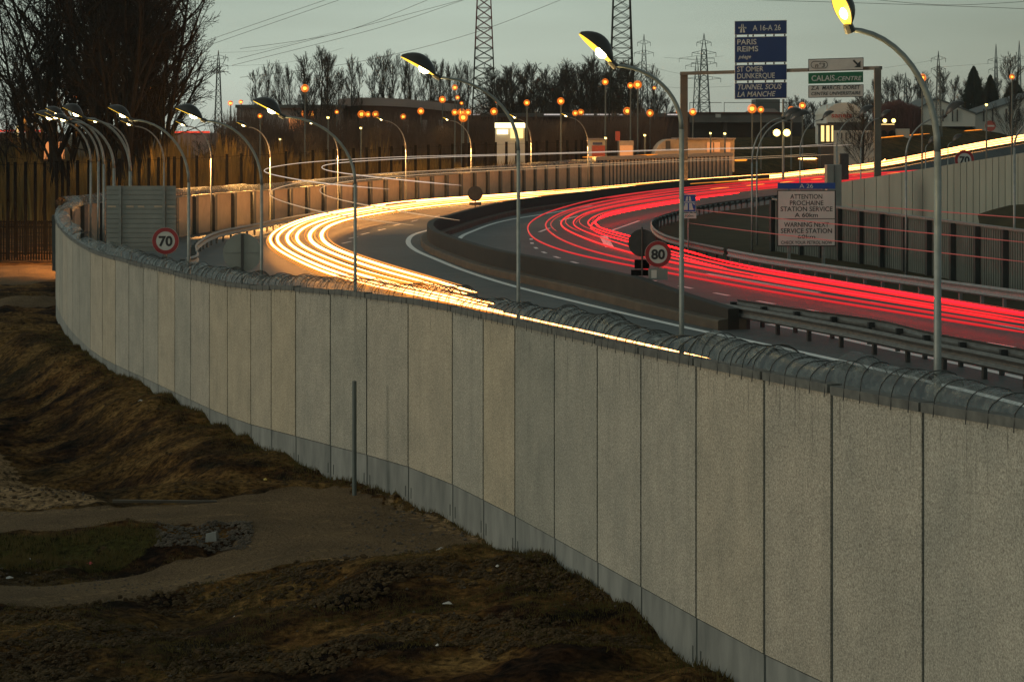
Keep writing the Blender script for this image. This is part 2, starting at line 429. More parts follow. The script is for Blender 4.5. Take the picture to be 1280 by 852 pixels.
# ================================================================== GROUND
def inpoly(x, y, poly):
    c = False; n = len(poly); j = n-1
    for i in range(n):
        xi, yi_ = poly[i]; xj, yj = poly[j]
        if (yi_ > y) != (yj > y) and x < (xj-xi)*(y-yi_)/(yj-yi_)+xi: c = not c
        j = i
    return c
def pdist(x, y, pts):
    best = 1e9
    for (ax, ay), (bx, by) in zip(pts, pts[1:]):
        dx, dy = bx-ax, by-ay; L = dx*dx+dy*dy
        t = max(0, min(1, ((x-ax)*dx+(y-ay)*dy)/L))
        d = math.hypot(x-ax-dx*t, y-ay-dy*t)
        if d < best: best = d
    return best
GZ = -2.45
def gp(x, y):
    v = PZ(x, y, GZ); return (v.x, v.y)
track_poly = [gp(*q) for q in [(-80,637),(60,637),(140,635),(280,622),(360,611),(420,607),(470,622),(560,655),(618,688),(605,697),(560,699),(400,701),(250,712),(100,738),(-80,757),(-80,730),(0,722),(100,706),(200,690),(290,676),(312,664),(300,656),(230,653),(120,658),(-80,668)]]
far_track = [gp(*q) for q in [(-300,345),(90,330),(90,350),(-300,375)]]
far_track2 = [gp(*q) for q in [(-300,384),(80,371),(85,380),(-300,400)]]
sand_poly = [gp(*q) for q in [(-120,488),(0,500),(30,530),(62,572),(105,610),(140,634),(-120,636)]]
grass_poly = [gp(*q) for q in [(-100,672),(60,664),(190,660),(205,672),(150,688),(40,697),(-100,712)]]
gravel_poly = [gp(*q) for q in [(440,604),(560,648),(660,690),(650,700),(560,702),(380,704),(380,699),(600,697),(615,686),(540,656)]]
ruts = [gp(*q) for q in [(-60,651),(130,645),(280,635),(400,638),(470,648),(500,664),(440,678),(300,684),(200,697),(80,719),(-60,742)]]
ditch = [(-6.5,40),(-9.3,45),(-10.6,50),(-12.2,57),(-19,76),(-28,95),(-40,118)]
def wallX(Y):                        # x of the near wall at distance Y
    for a, b in zip(wall_path, wall_path[1:]):
        if a.y <= Y < b.y: return a.x+(b.x-a.x)*(Y-a.y)/(b.y-a.y)
    return None
_wx = {}
def ground_z(X, Y):
    z = GZ
    near = sm(160, 100, Y)
    if near > 0 and -60 < X < 20:
        d = pdist(X, Y, ditch)
        cul = sm(51.5, 55.0, Y)      # the track crosses the ditch on a culvert
        depth = 1.75*cul+.35*sm(46.5, 44, Y)
        z -= depth*(1-sm(.4, 4.6, d))*near
        z += .06*math.sin(d*2.2)*cul*near*sm(8, 3, d)
        key = int(Y*4)
        if key not in _wx: _wx[key] = wallX(key/4)
        w = _wx[key]
        if w is not None and X < w+.5:
            z += .60*sm(44.2, 40.0, Y)*sm(8, 1.2, w-X)-.12*sm(51,56,Y)*sm(2.5,0,w-X)
        if 28 < Y < 130:
            tm = inpoly(X, Y, track_poly)
            a = .035 if tm else .13
            z += a*noise.noise(Vector((X*.55, Y*.55, 0)))*2+ (0 if tm else .10*noise.noise(Vector((X*2.1, Y*2.1, 3))) + .05*noise.noise(Vector((X*5, Y*5, 7))))
    # rising land to the right of the far road
    k = sm(10, 75, Y-(210+2.13*X))*sm(5, 45, X)*sm(250,300,Y)
    z += k*(7.6+3.2*sm(60,105,X))
    z += sm(180, 420, Y)*1.2*sm(40,-40,X)
    return z
def gY(x, y):                        # distance at which the land is met behind the motorway
    Y = 190.0
    while Y < 2500:
        if ground_z((x-CX)*Y/F, Y) >= CAMZ-(y-HY)*Y/F: return Y
        Y += 2.0
    return Y
xs = []; x = -30.0
while x < 14: xs.append(x); x += .3
lo = [-3000,-1800,-1100,-700,-450,-320,-240,-180,-140,-110,-90,-75,-62,-52,-44,-38,-33]
hi = [16,20,26,34,44,56,70,86,105,130,160,200,250,320,420,600,900,1400,2200,3500]
xs = lo+xs+hi
ys = []; y = 12.0
while y < 118: ys.append(y); y += .3 if 28 < y < 90 else .8
while y < 7000: ys.append(y); y *= 1.035
verts = []; cov = []
for yy in ys:
    for xx in xs:
        verts.append((xx, yy, ground_z(xx, yy)))
        r = g = b = 0.0
        if -45 < xx < 14 and 28 < yy < 200:
            if inpoly(xx, yy, track_poly) or inpoly(xx, yy, far_track) or inpoly(xx, yy, far_track2): r = 1.0
            if inpoly(xx, yy, sand_poly) or inpoly(xx, yy, gravel_poly): b = .72
            if r and 36 < yy < 60:
                dr = pdist(xx, yy, ruts)
                if .55 < dr < 1.05: b = .44
            if inpoly(xx, yy, grass_poly): g = .9
        if yy > 250 and xx > 20: g = .55
        cov.append((r, g, b, 1))
nx = len(xs); faces_t = []; faces_g = []
for j in range(len(ys)-1):
    for i in range(nx-1):
        f = (j*nx+i, j*nx+i+1, (j+1)*nx+i+1, (j+1)*nx+i)
        (faces_t if sum(cov[k][0] for k in f) >= 3 else faces_g).append(f)
def sheet(name, faces):
    used = sorted({i for f in faces for i in f}); mp = {u: k for k, u in enumerate(used)}
    me = bpy.data.meshes.new(name); me.from_pydata([verts[u] for u in used], [], [tuple(mp[i] for i in f) for f in faces])
    ca = me.color_attributes.new('cover', 'FLOAT_COLOR', 'POINT')
    for k, u in enumerate(used): ca.data[k].color = cov[u]
    for p in me.polygons: p.use_smooth = True
    me.materials.append(M['ground']); o = bpy.data.objects.new(name, me); COL.objects.link(o); o['kind'] = 'structure'; return o
sheet('ground', faces_g); sheet('dirt_track', faces_t)

# ================================================================== ROADS
outer = [p.copy() for p in wall_path]
outer_xy = [Vector((p.x, p.y, 0)) for p in outer]+[XY(850,275), XY(1000,305), XY(1160,335), XY(1300,360), XY(1430,390)]
guard_in = [PZ(x, y, .75) for x, y in [(1420,380),(1340,370),(1280,362),(960,320),(910,311),(844,297),(826,290.6),(815,279),(819,271),(852,262),(890,254),(960,245)]]
for p in guard_in: p.z = 0
inner_xy = guard_in+[XY(1050,240), XY(1160,250), XY(1300,262), XY(1430,275)]
A = resample(outer_xy, n=420); B = resample(catmull(inner_xy, 8), n=420)
# pair each outer point with the inner path by matching progress along the bend
mb = MB(); NN = 10
for a, b in zip(A, B):
    for k in range(NN+1): mb.v.append(tuple(a.lerp(b, k/NN)))
for i in range(len(A)-1):
    for k in range(NN):
        q = i*(NN+1)+k; mb.f.append((q, q+1, q+NN+2, q+NN+1))
rd = mb.build('road', M['asphalt']); rd['kind'] = 'structure'
# the carriageway climbing away to the right
mb = MB(); ii = [i for i in range(len(YO)) if YO[i].y > 296]
for i in ii:
    a, b = YO[i], YI[i]; u = (b-a).normalized(); zr = min(a.z, b.z)-.62-.5*(1-sm(296,325,a.y))
    a2, b2 = a-u*4.0, b+u*3.0
    mb.v += [(a2.x,a2.y,zr), (b2.x,b2.y,zr), (a2.x-2,a2.y+1,zr-6), (b2.x+2,b2.y-2,zr-6)]
for q in range(len(ii)-1): mb.f += [(4*q,4*q+1,4*q+5,4*q+4),(4*q+2,4*q,4*q+4,4*q+6),(4*q+1,4*q+3,4*q+7,4*q+5)]
rr2 = mb.build('road_ramp', M['asphalt']); rr2['kind'] = 'structure'
# the verge inside the bend
Bc = [p for p in B if p.y < 300]
mb = MB(); cen = [Vector((p.x, p.y, -.015)) for p in Bc]
for p in cen: mb.v.append(tuple(p))
for p in cen: mb.v.append((max(p.x+60, 90), p.y, -.015))
for i in range(len(cen)-1):
    mb.f.append((i, i+1, len(cen)+i+1, len(cen)+i))
vg = mb.build('verge', M['verge']); vg['kind'] = 'structure'

def strip_line(pts, w, name='road_marking', z=.006):
    mb = MB(); L = resample(smooth(resample(catmull(pts, 6), step=.5), 4), step=.5)
    mb.sweep([p+Vector((0,0,z)) for p in L], [(-w/2,0),(w/2,0)], closed=False)
    o = mb.build(name, M['white']); o['kind'] = 'structure'; return o
strip_line(YZ([(1420,552),(1300,512),(1114,465.5),(987,437),(854,408.5),(740,382),(640,357),(580,338),(545,324),(520,313),(510.5,304),(513,296),(523,291),(541,286),(560,277),(590,268),(640,259)],0), .30)
strip_line(YZ([(571,303),(577.5,295),(592,288.5),(615,280),(643,273.5),(690,266),(740,257)],0), .30)
strip_line(YZ([(960,405),(1034,419),(1114,437),(1200,455),(1280,473),(1380,496)],0), .30)
strip_line(YZ([(1380,433),(1280,412),(1167,391.5),(1087,377)],0), .14)
for a, b in [((1025,366),(884,342)),((762,289),(799,276)),((674,290),(687,285)),((754,295),(762,309)),((840,266),(880,261)),((700,276),(722,270))]:
    strip_line([PZ(*a,0), PZ(*b,0)], .22 if a[0] != 754 else .5)
dash = [(664,299),(665,304),(670,310),(680,315.5),(696,321.5),(718,328),(744,335),(775,342.5),(812,350),(857,359),(902,367.8),(957,378),(1020,389),(1084,402),(1160,415.5),(1250,431)]
dw = [PZ(x,y,0) for x,y in dash]
for i, p in enumerate(dw):
    q = dw[min(i+1, len(dw)-1)]-dw[max(i-1, 0)]; q.normalize()
    strip_line([p-q*.75, p+q*.75], .2)
for (x, y) in [(495,281),(476,287),(455,292),(440,297),(432,303),(517,276),(545,270)]:
    p = PZ(x,y,0); strip_line([p-Vector((.1,1.2,0)), p+Vector((.25,1.2,0))], .15)

# ================================================================== NEAR WALL
def split_at(path, dist):
    return
cum = [0.0]
for a, b in zip(wall_path, wall_path[1:]): cum.append(cum[-1]+(b-a).length)
def at_len(d):
    lo_, hi_ = 0, len(cum)-1
    while hi_-lo_ > 1:
        m_ = (lo_+hi_)//2
        if cum[m_] <= d: lo_ = m_
        else: hi_ = m_
    return wall_path[lo_].lerp(wall_path[hi_], (d-cum[lo_])/max(1e-6, cum[hi_]-cum[lo_]))
def len_at_px(x, ymax=103):           # distance along the path where it stands at photo column x (near stretch)
    for i, p in enumerate(wall_path):
        if CX+F*p.x/p.y <= x: return cum[i]
    return None
joint_px = [1330,1166,1055.5,962,881.5,812.5,753,700.5,652.5,609.8,572.2,518,467,419,374.5,345,317,290,265,243,222,201,182,164,147,131,116,102,93,86.5]
J = [len_at_px(x) for x in joint_px]
J = [d for d in J if d is not None]
turn_end = cum[-1]
# end of the near stretch: extreme left
i_turn = min(range(len(wall_path)), key=lambda i: CX+F*wall_path[i].x/wall_path[i].y)
d_turn = cum[i_turn]
d = J[-1]
while d+2.6 < d_turn: d += 2.5; J.append(d)
J.append(d_turn+1.0)
wt = thing('noise_wall', (wall_path[0].x, wall_path[0].y, GZ), 'long tall pale speckled concrete noise wall curving from the foreground to the left, with smoky hoods on top', 'wall')
HP = 4.0
for k, (d0, d1) in enumerate(zip(J, J[1:])):
    a, b = at_len(d0), at_len(d1); dv = (b-a); dv.z = 0; L = dv.length; u = dv.normalized(); nrm = Vector((-u.y, u.x, 0))  # outward = camera / field side
    if nrm.x > 0: nrm = -nrm
    up = Vector((0,0,1)); gap = .038
    a2 = a+u*gap; b2 = b-u*gap; T = .16
    hp = HP
    # joint sits in a recess; the slab faces the field
    zb0, zb1 = a2.z-hp, b2.z-hp
    mb = MB()
    pts = [Vector((a2.x,a2.y,zb0)), Vector((b2.x,b2.y,zb1)), Vector((b2.x,b2.y,b2.z)), Vector((a2.x,a2.y,a2.z))]
    fr = [p+nrm*.08 for p in pts]; bk = [p-nrm*.08 for p in pts]
    mb.add(fr+bk, [(0,1,2,3),(7,6,5,4),(0,4,5,1),(3,2,6,7),(0,3,7,4),(1,5,6,2)])
    uvs = []
    co = [(0,hp),(L,hp),(L,0),(0,0)]
    off = k*3.37
    for f in mb.f:
        for i in f: uvs.append((co[i%4][0]+off, co[i%4][1]))
    mb.uv = uvs
    pn = mb.build('panel', M['panel'], wt)
    mb = MB(); lift = .012
    bz = 1.9
    pts = [Vector((a2.x,a2.y,zb0-bz)), Vector((b2.x,b2.y,zb1-bz)), Vector((b2.x,b2.y,zb1-.02)), Vector((a2.x,a2.y,zb0-.02))]
    fr = [p+nrm*.066 for p in pts]; bk = [p-nrm*.066 for p in pts]
    mb.add(fr+bk, [(0,1,2,3),(7,6,5,4),(0,4,5,1),(3,2,6,7),(0,3,7,4),(1,5,6,2)])
    bsl = mb.build('base_slab', M['base'], pn)
    if a.y < 70:
        mb = MB()
        for q, s_ in ((a2+u*.14, 1), (b2-u*.14, -1)):
            zz = q.z-hp-.62
            mb.box(Vector((q.x,q.y,0))+nrm*.068+up*zz, (.035,.01,.26), u, nrm, up)
        mb.build('lifting_slot', M['joint'], bsl)
    mb = MB(); mb.box(Vector((a.x,a.y,a.z-2.9))-nrm*.0, (.064,.12,5.8), u, nrm, up); mb.build('joint_post', M['joint'], wt)
    mb = MB()
    cz = .12
    dz = R.uniform(-.015,.02)
    mb.sweep([a2+up*dz, b2+up*dz], [(-.13,-.04),(-.13,.08),(.10,.08),(.10,-.04)] if True else None)
    mb.build('coping', M['coping'], wt)
    # hood: an arched, cracked sheet held by ribs
    near = a.y < 75
    h0 = .33*R.uniform(.6,1.3); h1 = .33*R.uniform(.6,1.3); sag = R.uniform(-.06,.1)
    if k in (8, 9): sag = -.12
    ns = 8 if near else 4; na = 9
    def arc(t, s):
        h = (h0*(1-t)+h1*t)*(1-.22*math.sin(math.pi*t)+sag)
        th = math.pi*(.02+.86*s)
        w = .56
        side = .12-w*(1-math.cos(th))*.62
        base = a2.lerp(b2, t)
        wv = .02*noise.noise(Vector((k*5.1+t*6, s*4, 1)))
        return base+nrm*side+up*(.10+h*math.sin(th)+wv)
    mb = MB(); vs = [arc(i/ns, j/na) for i in range(ns+1) for j in range(na+1)]
    fs = [(i*(na+1)+j, i*(na+1)+j+1, (i+1)*(na+1)+j+1, (i+1)*(na+1)+j) for i in range(ns) for j in range(na)]
    if k in (4,8,9,10):               # torn pieces missing
        fs = [f for q, f in enumerate(fs) if R.random() > .22]
    hd = mb.add(vs, fs).build('hood', M['hood'], wt, smooth=True)
    if near:
        mb = MB()
        nr = 5 if a.y < 55 else 4
        lean = R.uniform(-.5,.5)
        for i in range(nr):
            t0 = (i+.3+R.uniform(-.22,.22))/nr; tl = .12*lean+R.uniform(-.12,.12)
            pts = [arc(min(1,max(0,t0+tl*(j/na))), j/na)+up*.012 for j in range(na+1)]
            pts = [pts[0]-up*.22+nrm*.02]+pts
            mb.tube(pts, .0085, 4)
        if 8 < k < 20 or k in (3,4,5,6,7):
            for i in range(nr-1):
                t0 = (i+.7+R.uniform(-.3,.3))/nr; tl = R.uniform(-.4,-.12)
                mb.tube([arc(min(1,max(0,t0+tl*(j/na))), j/na)+up*.018 for j in range(na+1)], .008, 4)
        mb.build('rib', M['wire'], hd)
    # inner guide rail (pale edge seen on the far side)
# ------------------------------------------------------------------ far stretch of the wall
fw = thing('noise_wall', (at_len(d_turn+1).x, at_len(d_turn+1).y, 0), 'far stretch of noise wall behind the bend, orange-lit panels between dark posts', 'wall')
d = d_turn+1.0; k = 0
while d < cum[-1]-1:
    step = 3.0 if d < d_turn+25 else 4.3
    d1 = min(d+step, cum[-1]); a, b = at_len(d), at_len(d1)
    u = (b-a); u.z = 0; u.normalize(); n_ = Vector((-u.y,u.x,0)); n_ = n_ if n_.y > 0 else -n_
    up = Vector((0,0,1)); mb = MB()
    mb.hexa([Vector((a.x,a.y,-.4)), Vector((b.x,b.y,-.4)), Vector((b.x,b.y,-.4))+n_*.12, Vector((a.x,a.y,-.4))+n_*.12, a, b, b+n_*.12, a+n_*.12])
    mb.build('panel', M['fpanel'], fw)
    mb = MB(); mb.box(Vector((a.x,a.y,(a.z-.4)/2))-n_*.12, (.55,.26,a.z+.4-.02), u, n_, up); mb.build('post', M['fpost'], fw)
    mb = MB(); mb.beam(a+up*.02-n_*.06, b+up*.02-n_*.06, .16, .08); mb.build('coping', M['base'], fw)
    mb = MB(); vs = []
    hh = .42*R.uniform(.9,1.1)
    for t in (0,.5,1):
        q = a.lerp(b, t)
        for j in range(7):
            th = math.pi*j/6; vs.append(q+n_*(.05+.35*(1-math.cos(th)))+up*(.07+hh*math.sin(th)))
    mb.add(vs, [(i*7+j, i*7+j+1, (i+1)*7+j+1, (i+1)*7+j) for i in range(2) for j in range(6)]).build('hood', M['hood'], fw, smooth=True)
    d = d1
# ------------------------------------------------------------------ ribbed continuation beyond
rp = resample(catmull([P(742,204.5,244), P(825,200,268), P(868,198,280), P(914,191,291)], 6), step=1.35)
rw = thing('noise_wall', (rp[0].x, rp[0].y, 0), 'grey ribbed wall above the white light streak, with a flat top left of the lattice of far poles', 'wall')
mb = MB(); mb.sweep([Vector((p.x,p.y+.25,0)) for p in rp], [(0,-.5),(0,3.05),(.2,3.05),(.2,-.5)])
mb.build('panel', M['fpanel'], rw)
mb = MB()
for p in rp[:-1]: mb.box(Vector((p.x,p.y,1.4)), (.42,.3,3.6))
o = mb.build('rib', M['fpost'], rw)
mb = MB(); mb.sweep([Vector((p.x,p.y-.1,3.1)) for p in rp], [(-.15,0),(-.15,.45),(.3,.45),(.3,0)]); mb.build('coping', M['galvd'], rw)

# ================================================================== RIGHT WALLS
px1 = [968,1004,1029,1052,1079,1105,1134,1164,1194,1225,1260,1298]
def r1(x): return 112-(x-968)*(112-80)/(1298-968)
def r1top(x): return 250+(x-968)*(292-250)/(1298-968)
nw = thing('noise_wall', XY(968,112), 'low dark green-grey noise wall with black posts beyond the red streaks on the right', 'wall')
for x0, x1 in zip(px1, px1[1:]):
    a, b = P(x0, r1top(x0), r1(x0)), P(x1, r1top(x1), r1(x1)); u = (b-a); u.z = 0; u.normalize(); n_ = Vector((-u.y,u.x,0)); n_ = n_ if n_.y < 0 else -n_
    mb = MB(); mb.hexa([Vector((a.x,a.y,-.3)), Vector((b.x,b.y,-.3)), Vector((b.x,b.y,-.3))-n_*.12, Vector((a.x,a.y,-.3))-n_*.12, a, b, b-n_*.12, a-n_*.12])
    for q in range(1, 12):           # fluting of the panel
        c = a.lerp(b, q/12); mb.box(Vector((c.x,c.y,(c.z-.3)/2))+n_*.02, (.05,.04,c.z+.2), u, n_, Vector((0,0,1)))
    mb.build('panel', M['nwall'], nw)
    mb = MB(); mb.box(Vector((a.x,a.y,(a.z-.3)/2))+n_*.14, (.24,.22,a.z+.3), u, n_, Vector((0,0,1))); mb.build('post', M['npost'], nw)
    mb = MB(); mb.beam(a+n_*.02+Vector((0,0,.05)), b+n_*.02+Vector((0,0,.05)), .26, .09); mb.build('coping', M['galvd'], nw)
x2 = [1043,1065,1080,1095,1111,1127,1140,1153,1168]+[1168+8*i for i in range(1,18)]
def r2(x): return 132-(x-1043)*(132-104)/(1304-1043)
def r2top(x): return 229-(x-1043)*(229-187)/(1304-1043)
gw = thing('retaining_wall', XY(1043,132), 'tall light grey ribbed wall rising to the right edge behind the low dark noise wall', 'wall')
for x0, x1 in zip(x2, x2[1:]):
    a, b = P(x0, r2top(x0), r2(x0)), P(x1, r2top(x1), r2(x1)); u = (b-a); u.z = 0; u.normalize(); n_ = Vector((-u.y,u.x,0)); n_ = n_ if n_.y < 0 else -n_
    a2 = a+u*.09
    mb = MB(); mb.hexa([Vector((a2.x,a2.y,-.3)), Vector((b.x,b.y,-.3)), Vector((b.x,b.y,-.3))-n_*.15, Vector((a2.x,a2.y,-.3))-n_*.15, a2, b, b-n_*.15, a2-n_*.15])
    mb.build('panel', M['rwall'], gw)
mb = MB(); mb.sweep([P(x, r2top(x), r2(x)) for x in x2], [(-.06,-.02),(-.10,-.02),(-.10,-4.5),(-.06,-4.5)]); mb.build('joint_backing', M['joint'], gw)
# earth bank against the ribbed wall at the right edge
mb = MB(); prof = [(1222,268,104),(1240,262,103),(1262,256.5,102),(1310,253,100)]
top = [P(*q) for q in prof]; vs = []
for p in top: vs += [p, Vector((p.x-1.5,p.y-8,p.z-1.4)), Vector((p.x,p.y-3,-.3))]
n3 = len(top); fs = []
for i in range(n3-1):
    fs += [(3*i,3*i+1,3*i+4,3*i+3),(3*i+1,3*i+2,3*i+5,3*i+4)]
bk = mb.add(vs, fs).build('earth_bank', M['verge']); bk['kind'] = 'structure'

# ================================================================== CENTRAL BARRIER
bp = [XY(1000,63.2),XY(917,67.4),XY(860,71),XY(740,81.5),XY(640,91.5),XY(607,96),XY(570,104),XY(547,111),XY(539,116.5),XY(538,122),XY(544,127),XY(556,131),XY(568,135.5),XY(587,143),XY(606,150),XY(634,160),XY(690,175),XY(740,188),XY(850,226),XY(960,258)]
bp = [q for q in bp if True][1:]
BP = resample(smooth(resample(catmull(bp, 8), step=1), 5), step=1.0)
bt = thing('concrete_barrier', BP[0], 'low brown-grey concrete barrier with a stepped foot curving between the two carriageways', 'barrier')
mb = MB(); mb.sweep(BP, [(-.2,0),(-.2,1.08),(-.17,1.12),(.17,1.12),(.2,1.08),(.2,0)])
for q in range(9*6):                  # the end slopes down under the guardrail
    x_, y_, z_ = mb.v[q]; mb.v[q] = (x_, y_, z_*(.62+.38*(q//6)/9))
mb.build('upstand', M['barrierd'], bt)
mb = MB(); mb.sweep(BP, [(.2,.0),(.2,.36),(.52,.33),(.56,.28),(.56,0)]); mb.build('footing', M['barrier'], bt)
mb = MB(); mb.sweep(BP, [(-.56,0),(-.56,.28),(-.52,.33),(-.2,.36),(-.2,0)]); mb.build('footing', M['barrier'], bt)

# ================================================================== GUARDRAILS
def wbeam(side=1):                   # W section, height around .6
    return [(0,.30),(.07*side,.36),(0,.46),(0,.52),(.07*side,.62),(0,.70),(-.012*side,.70),(.058*side,.62),(-.012*side,.52),(-.012*side,.46),(.058*side,.36),(-.012*side,.30)]
def guardrail(path, label, post_step, mat, side=1, z=.05, post=.12, pm=None, group=None, depth=.18):
    path = resample(smooth(resample(catmull(path, 6), step=1.0), 3), step=1.0)
    t = thing('guardrail', path[0], label, 'guardrail', group)
    mb = MB(); mb.sweep([p+Vector((0,0,z)) for p in path], wbeam(side)); mb.build('rail', mat, t)
    posts = resample(path, step=post_step)
    for i, p in enumerate(posts[:100]):
        q = posts[min(i+1, len(posts)-1)]-posts[max(i-1,0)]; q.z = 0; q.normalize(); n_ = Vector((q.y,-q.x,0))*(-side)
        mb = MB(); mb.box(p+n_*depth+Vector((0,0,.34)), (post*.8,post,.70), q, n_, Vector((0,0,1)))
        mb.box(p+n_*depth*.5+Vector((0,0,.60)), (post*.6,depth*.8,.16), q, n_, Vector((0,0,1)))
        mb.build('post', pm or M['dark'], t)
    return t
front = [XY(861,71.4),XY(931,67.4),XY(1003,63.8),XY(1051,61.4),XY(1087,59.9),XY(1102,59),XY(1158,56.4),XY(1221,54),XY(1253,52.7),XY(1330,49.9),XY(1400,48)]
guardrail(front, 'grey steel guardrail nearest the wall, starting at the end of the concrete barrier', 2.0, M['rail'], 1, .05)
rear = [XY(921,70.2),XY(1014,65.8),XY(1111,62.2),XY(1147,59.4),XY(1280,54.1),XY(1380,51)]
guardrail(rear, 'dark steel guardrail running just behind the nearest one', 2.0, M['rail'], -1, .07)
guardrail([PZ(x,y,.78)-Vector((0,0,.78)) for x,y in [(1340,371),(1280,363),(1120,342),(960,320),(910,311)]], 'guardrail glowing red beside the tail light streaks below the dark noise wall', 1.5, M['galv'], -1, .08, pm=M['galvd'])
guardrail([PZ(x,y,.75)-Vector((0,0,.75)) for x,y in [(905,310),(844,297),(826,290.6),(817,284),(814.5,277),(821,271),(852,262),(890,254),(960,245),(1040,237)]], 'dark guardrail round the tip of the verge inside the bend', 2.0, M['rail'], -1, .05)
guardrail([PZ(x,y,.75)-Vector((0,0,.75)) for x,y in [(232,322),(247.6,318),(245,304.6),(271.5,289),(321,279),(360,271),(430,260.5),(520,251.5)]], 'guardrail curving round the outside of the bend beside the white sign back', 2.0, M['galv'], 1, .05, pm=M['rail'])

# ================================================================== LIGHT STREAKS
def streak(path, r, mat, name, label, cat='light streak', group=None, n=6):
    mb = MB(); m = len(path)
    rr = [r*min(1, .25+i/4, .25+(m-1-i)/4) for i in range(m)]
    mb.tube(path, rr, n); o = mb.build(name, mat, smooth=True); tag(o, label, cat, group); return o
G1 = 'yellow headlight streaks along the near carriageway'
Lh = 'glowing yellow headlight streak in the broad bundle round the bend'
def frac(path, x):                   # where the near arm of a bend stands at this photo column
    for i, p in enumerate(path):
        if CX+F*p.x/p.y <= x: return i/(len(path)-1)
    return 0
def yel(t, dz, r, m, a=0., b=1., seed=0, wob=.05, label=Lh):
    if a > 1: a = frac(YO if t < .5 else YI, a)
    if m == 'head_core':
        for s2 in (-1, 1):
            streak(lerp_path(YO, YI, t+s2*(r+.05)/3.3, dz-.02, wob, seed, a, b), .038, M['head_mid'], 'headlight_streak', Lh, group=G1)  # amber tubes added on both sides to imitate the core's glow fringe
    streak(lerp_path(YO, YI, t, dz, wob, seed, a, b), r, M[m], 'headlight_streak', label, group=G1)
yel(0.0, 0, .055, 'head_core', 0, 1, 1, .03, 'outermost white-yellow headlight streak, nearest the wall')
yel(.14, 0, .06, 'head_core', 640, 1, 3, .05)
yel(.30, 0, .07, 'head_core', 620, 1, 5, .05)
yel(.38, .1, .035, 'head_mid', 600, 1, 4, .05)
yel(.50, .0, .07, 'head_core', 640, 1, 7, .05)
yel(.60, .08, .03, 'head_dim', 612, .8, 8, .05)
yel(.72, .0, .09, 'head_core', 606, 1, 9, .05)
yel(.82, .1, .04, 'head_mid', 590, 1, 10, .04)
yel(.94, .0, .09, 'head_core', 604, 1, 11, .02, 'innermost thick headlight streak, nearest the open asphalt')
yel(1.04, .05, .04, 'head_dim', 598, .9, 12, .02)
yel(.22, .1, .05, 'head_mid', .3, 1, 13, .05)
yel(.86, -.05, .06, 'head_core', .42, 1, 14, .05)
yel(.62, .05, .05, 'head_core', .42, 1, 15, .05)
yel(-.06, -.1, .04, 'head_dim', .0, .9, 16, .02)
# tall vehicles' marker lights: thin loops
for i, (t, z, a, b, mt, lab) in enumerate([(-.1, 3.75, 500, .56, 'truck2', 'highest thin pale loop of light left of the bend, reaching furthest left'),
                             (.95, 3.85, 590, .56, 'truck2', 'highest thin pale loop of light above the middle of the bend'),
                             (0.0, 2.5, 520, .54, 'truck', 'lower thin pale loop of light at the left of the bend'),
                             (.9, 2.55, 592, .54, 'truck', 'lower thin pale loop of light crossing the far wall')]):
    base_ = YO if t < .5 else YI
    streak(lerp_path(YO, YI, t, z, 0.02, 40+i, frac(base_, a), b), .022, M[mt], 'marker_light_streak', lab, group='thin marker light loops', n=5)
G2 = 'red tail light streaks along the far carriageway'
Lr = 'glowing red tail light streak in the bundle along the far carriageway'
def red(t, dz, r, m, a=0., b=1., seed=0, wob=.06, label=Lr):
    streak(lerp_path(RO, RI, t, dz, wob, seed, a, b), r*.8, M[m], 'tail_light_streak', label, group=G2)
red(0.0, 0, .055, 'tail', 0, 1, 1, .02, 'outermost red tail light streak, nearest the dashed line')
red(.25, 0, .06, 'tail', 0, 1, 2, .04, 'second red tail light streak from the dashed line')
red(.22, .05, .03, 'tail3', .3, 1, 3, .10)
red(.48, 0, .065, 'tail2', 0, .9, 4, .05)
red(.55, .1, .04, 'tail', .2, 1, 5, .12)
red(.66, 0, .05, 'tail2', 0, .8, 6, .06)
red(.42, .05, .05, 'tail3', .2, 1, 7, .22)
red(.75, .05, .03, 'tail', .2, 1, 8, .10)
red(.70, -.1, .05, 'tail3', .25, 1, 9, .2)
red(.88, .0, .06, 'tail2', 0, .85, 10, .04)
red(.95, .1, .03, 'tail3', 0, 1, 11, .06)
red(.33, -.1, .07, 'tail2', .55, 1, 12, .2)
red(.15, .1, .08, 'tail2', .55, 1, 13, .1)
red(.5, .1, .10, 'tail', .6, 1, 14, .15)
red(.7, 0, .10, 'tail2', .62, 1, 15, .1)
red(.06, -.1, .05, 'tail3', .45, 1, 16, .04)
red(.05, .1, .05, 'tail', .38, .95, 17, .3); red(.35, 0, .05, 'tail', .36, .9, 18, .4); red(.8, .1, .05, 'tail', .3, .8, 19, .5); red(.6, -.1, .04, 'tail3', .3, .75, 20, .6)
red(1.0, .0, .05, 'tail5', 0, .5, 21, .02); red(.93, -.25, .03, 'tail5', 0, .45, 22, .03)
for i, z in enumerate((1.8, 2.35, 3.05)):
    streak(lerp_path(RO, RI, .5+.1*i, z, .02, 60+i, 0, frac(RO, [800,790,1000][i])), .018, M['tail4'], 'marker_light_streak',
           ['lowest', 'middle', 'highest'][i]+' of the three faint red streaks crossing the petrol warning sign and dark wall', 'light streak', 'faint high red streaks', 5)
for i, s_ in enumerate([.50,.545,.59,.64,.70,.76]):
    streak(lerp_path(RO, RI, .45-.03*i, .05, 0, 0, s_, s_+.022), .055, M['indic'], 'indicator_streak', 'short orange indicator flash among the red tail light streaks', 'light streak', 'orange indicator flashes', 6)

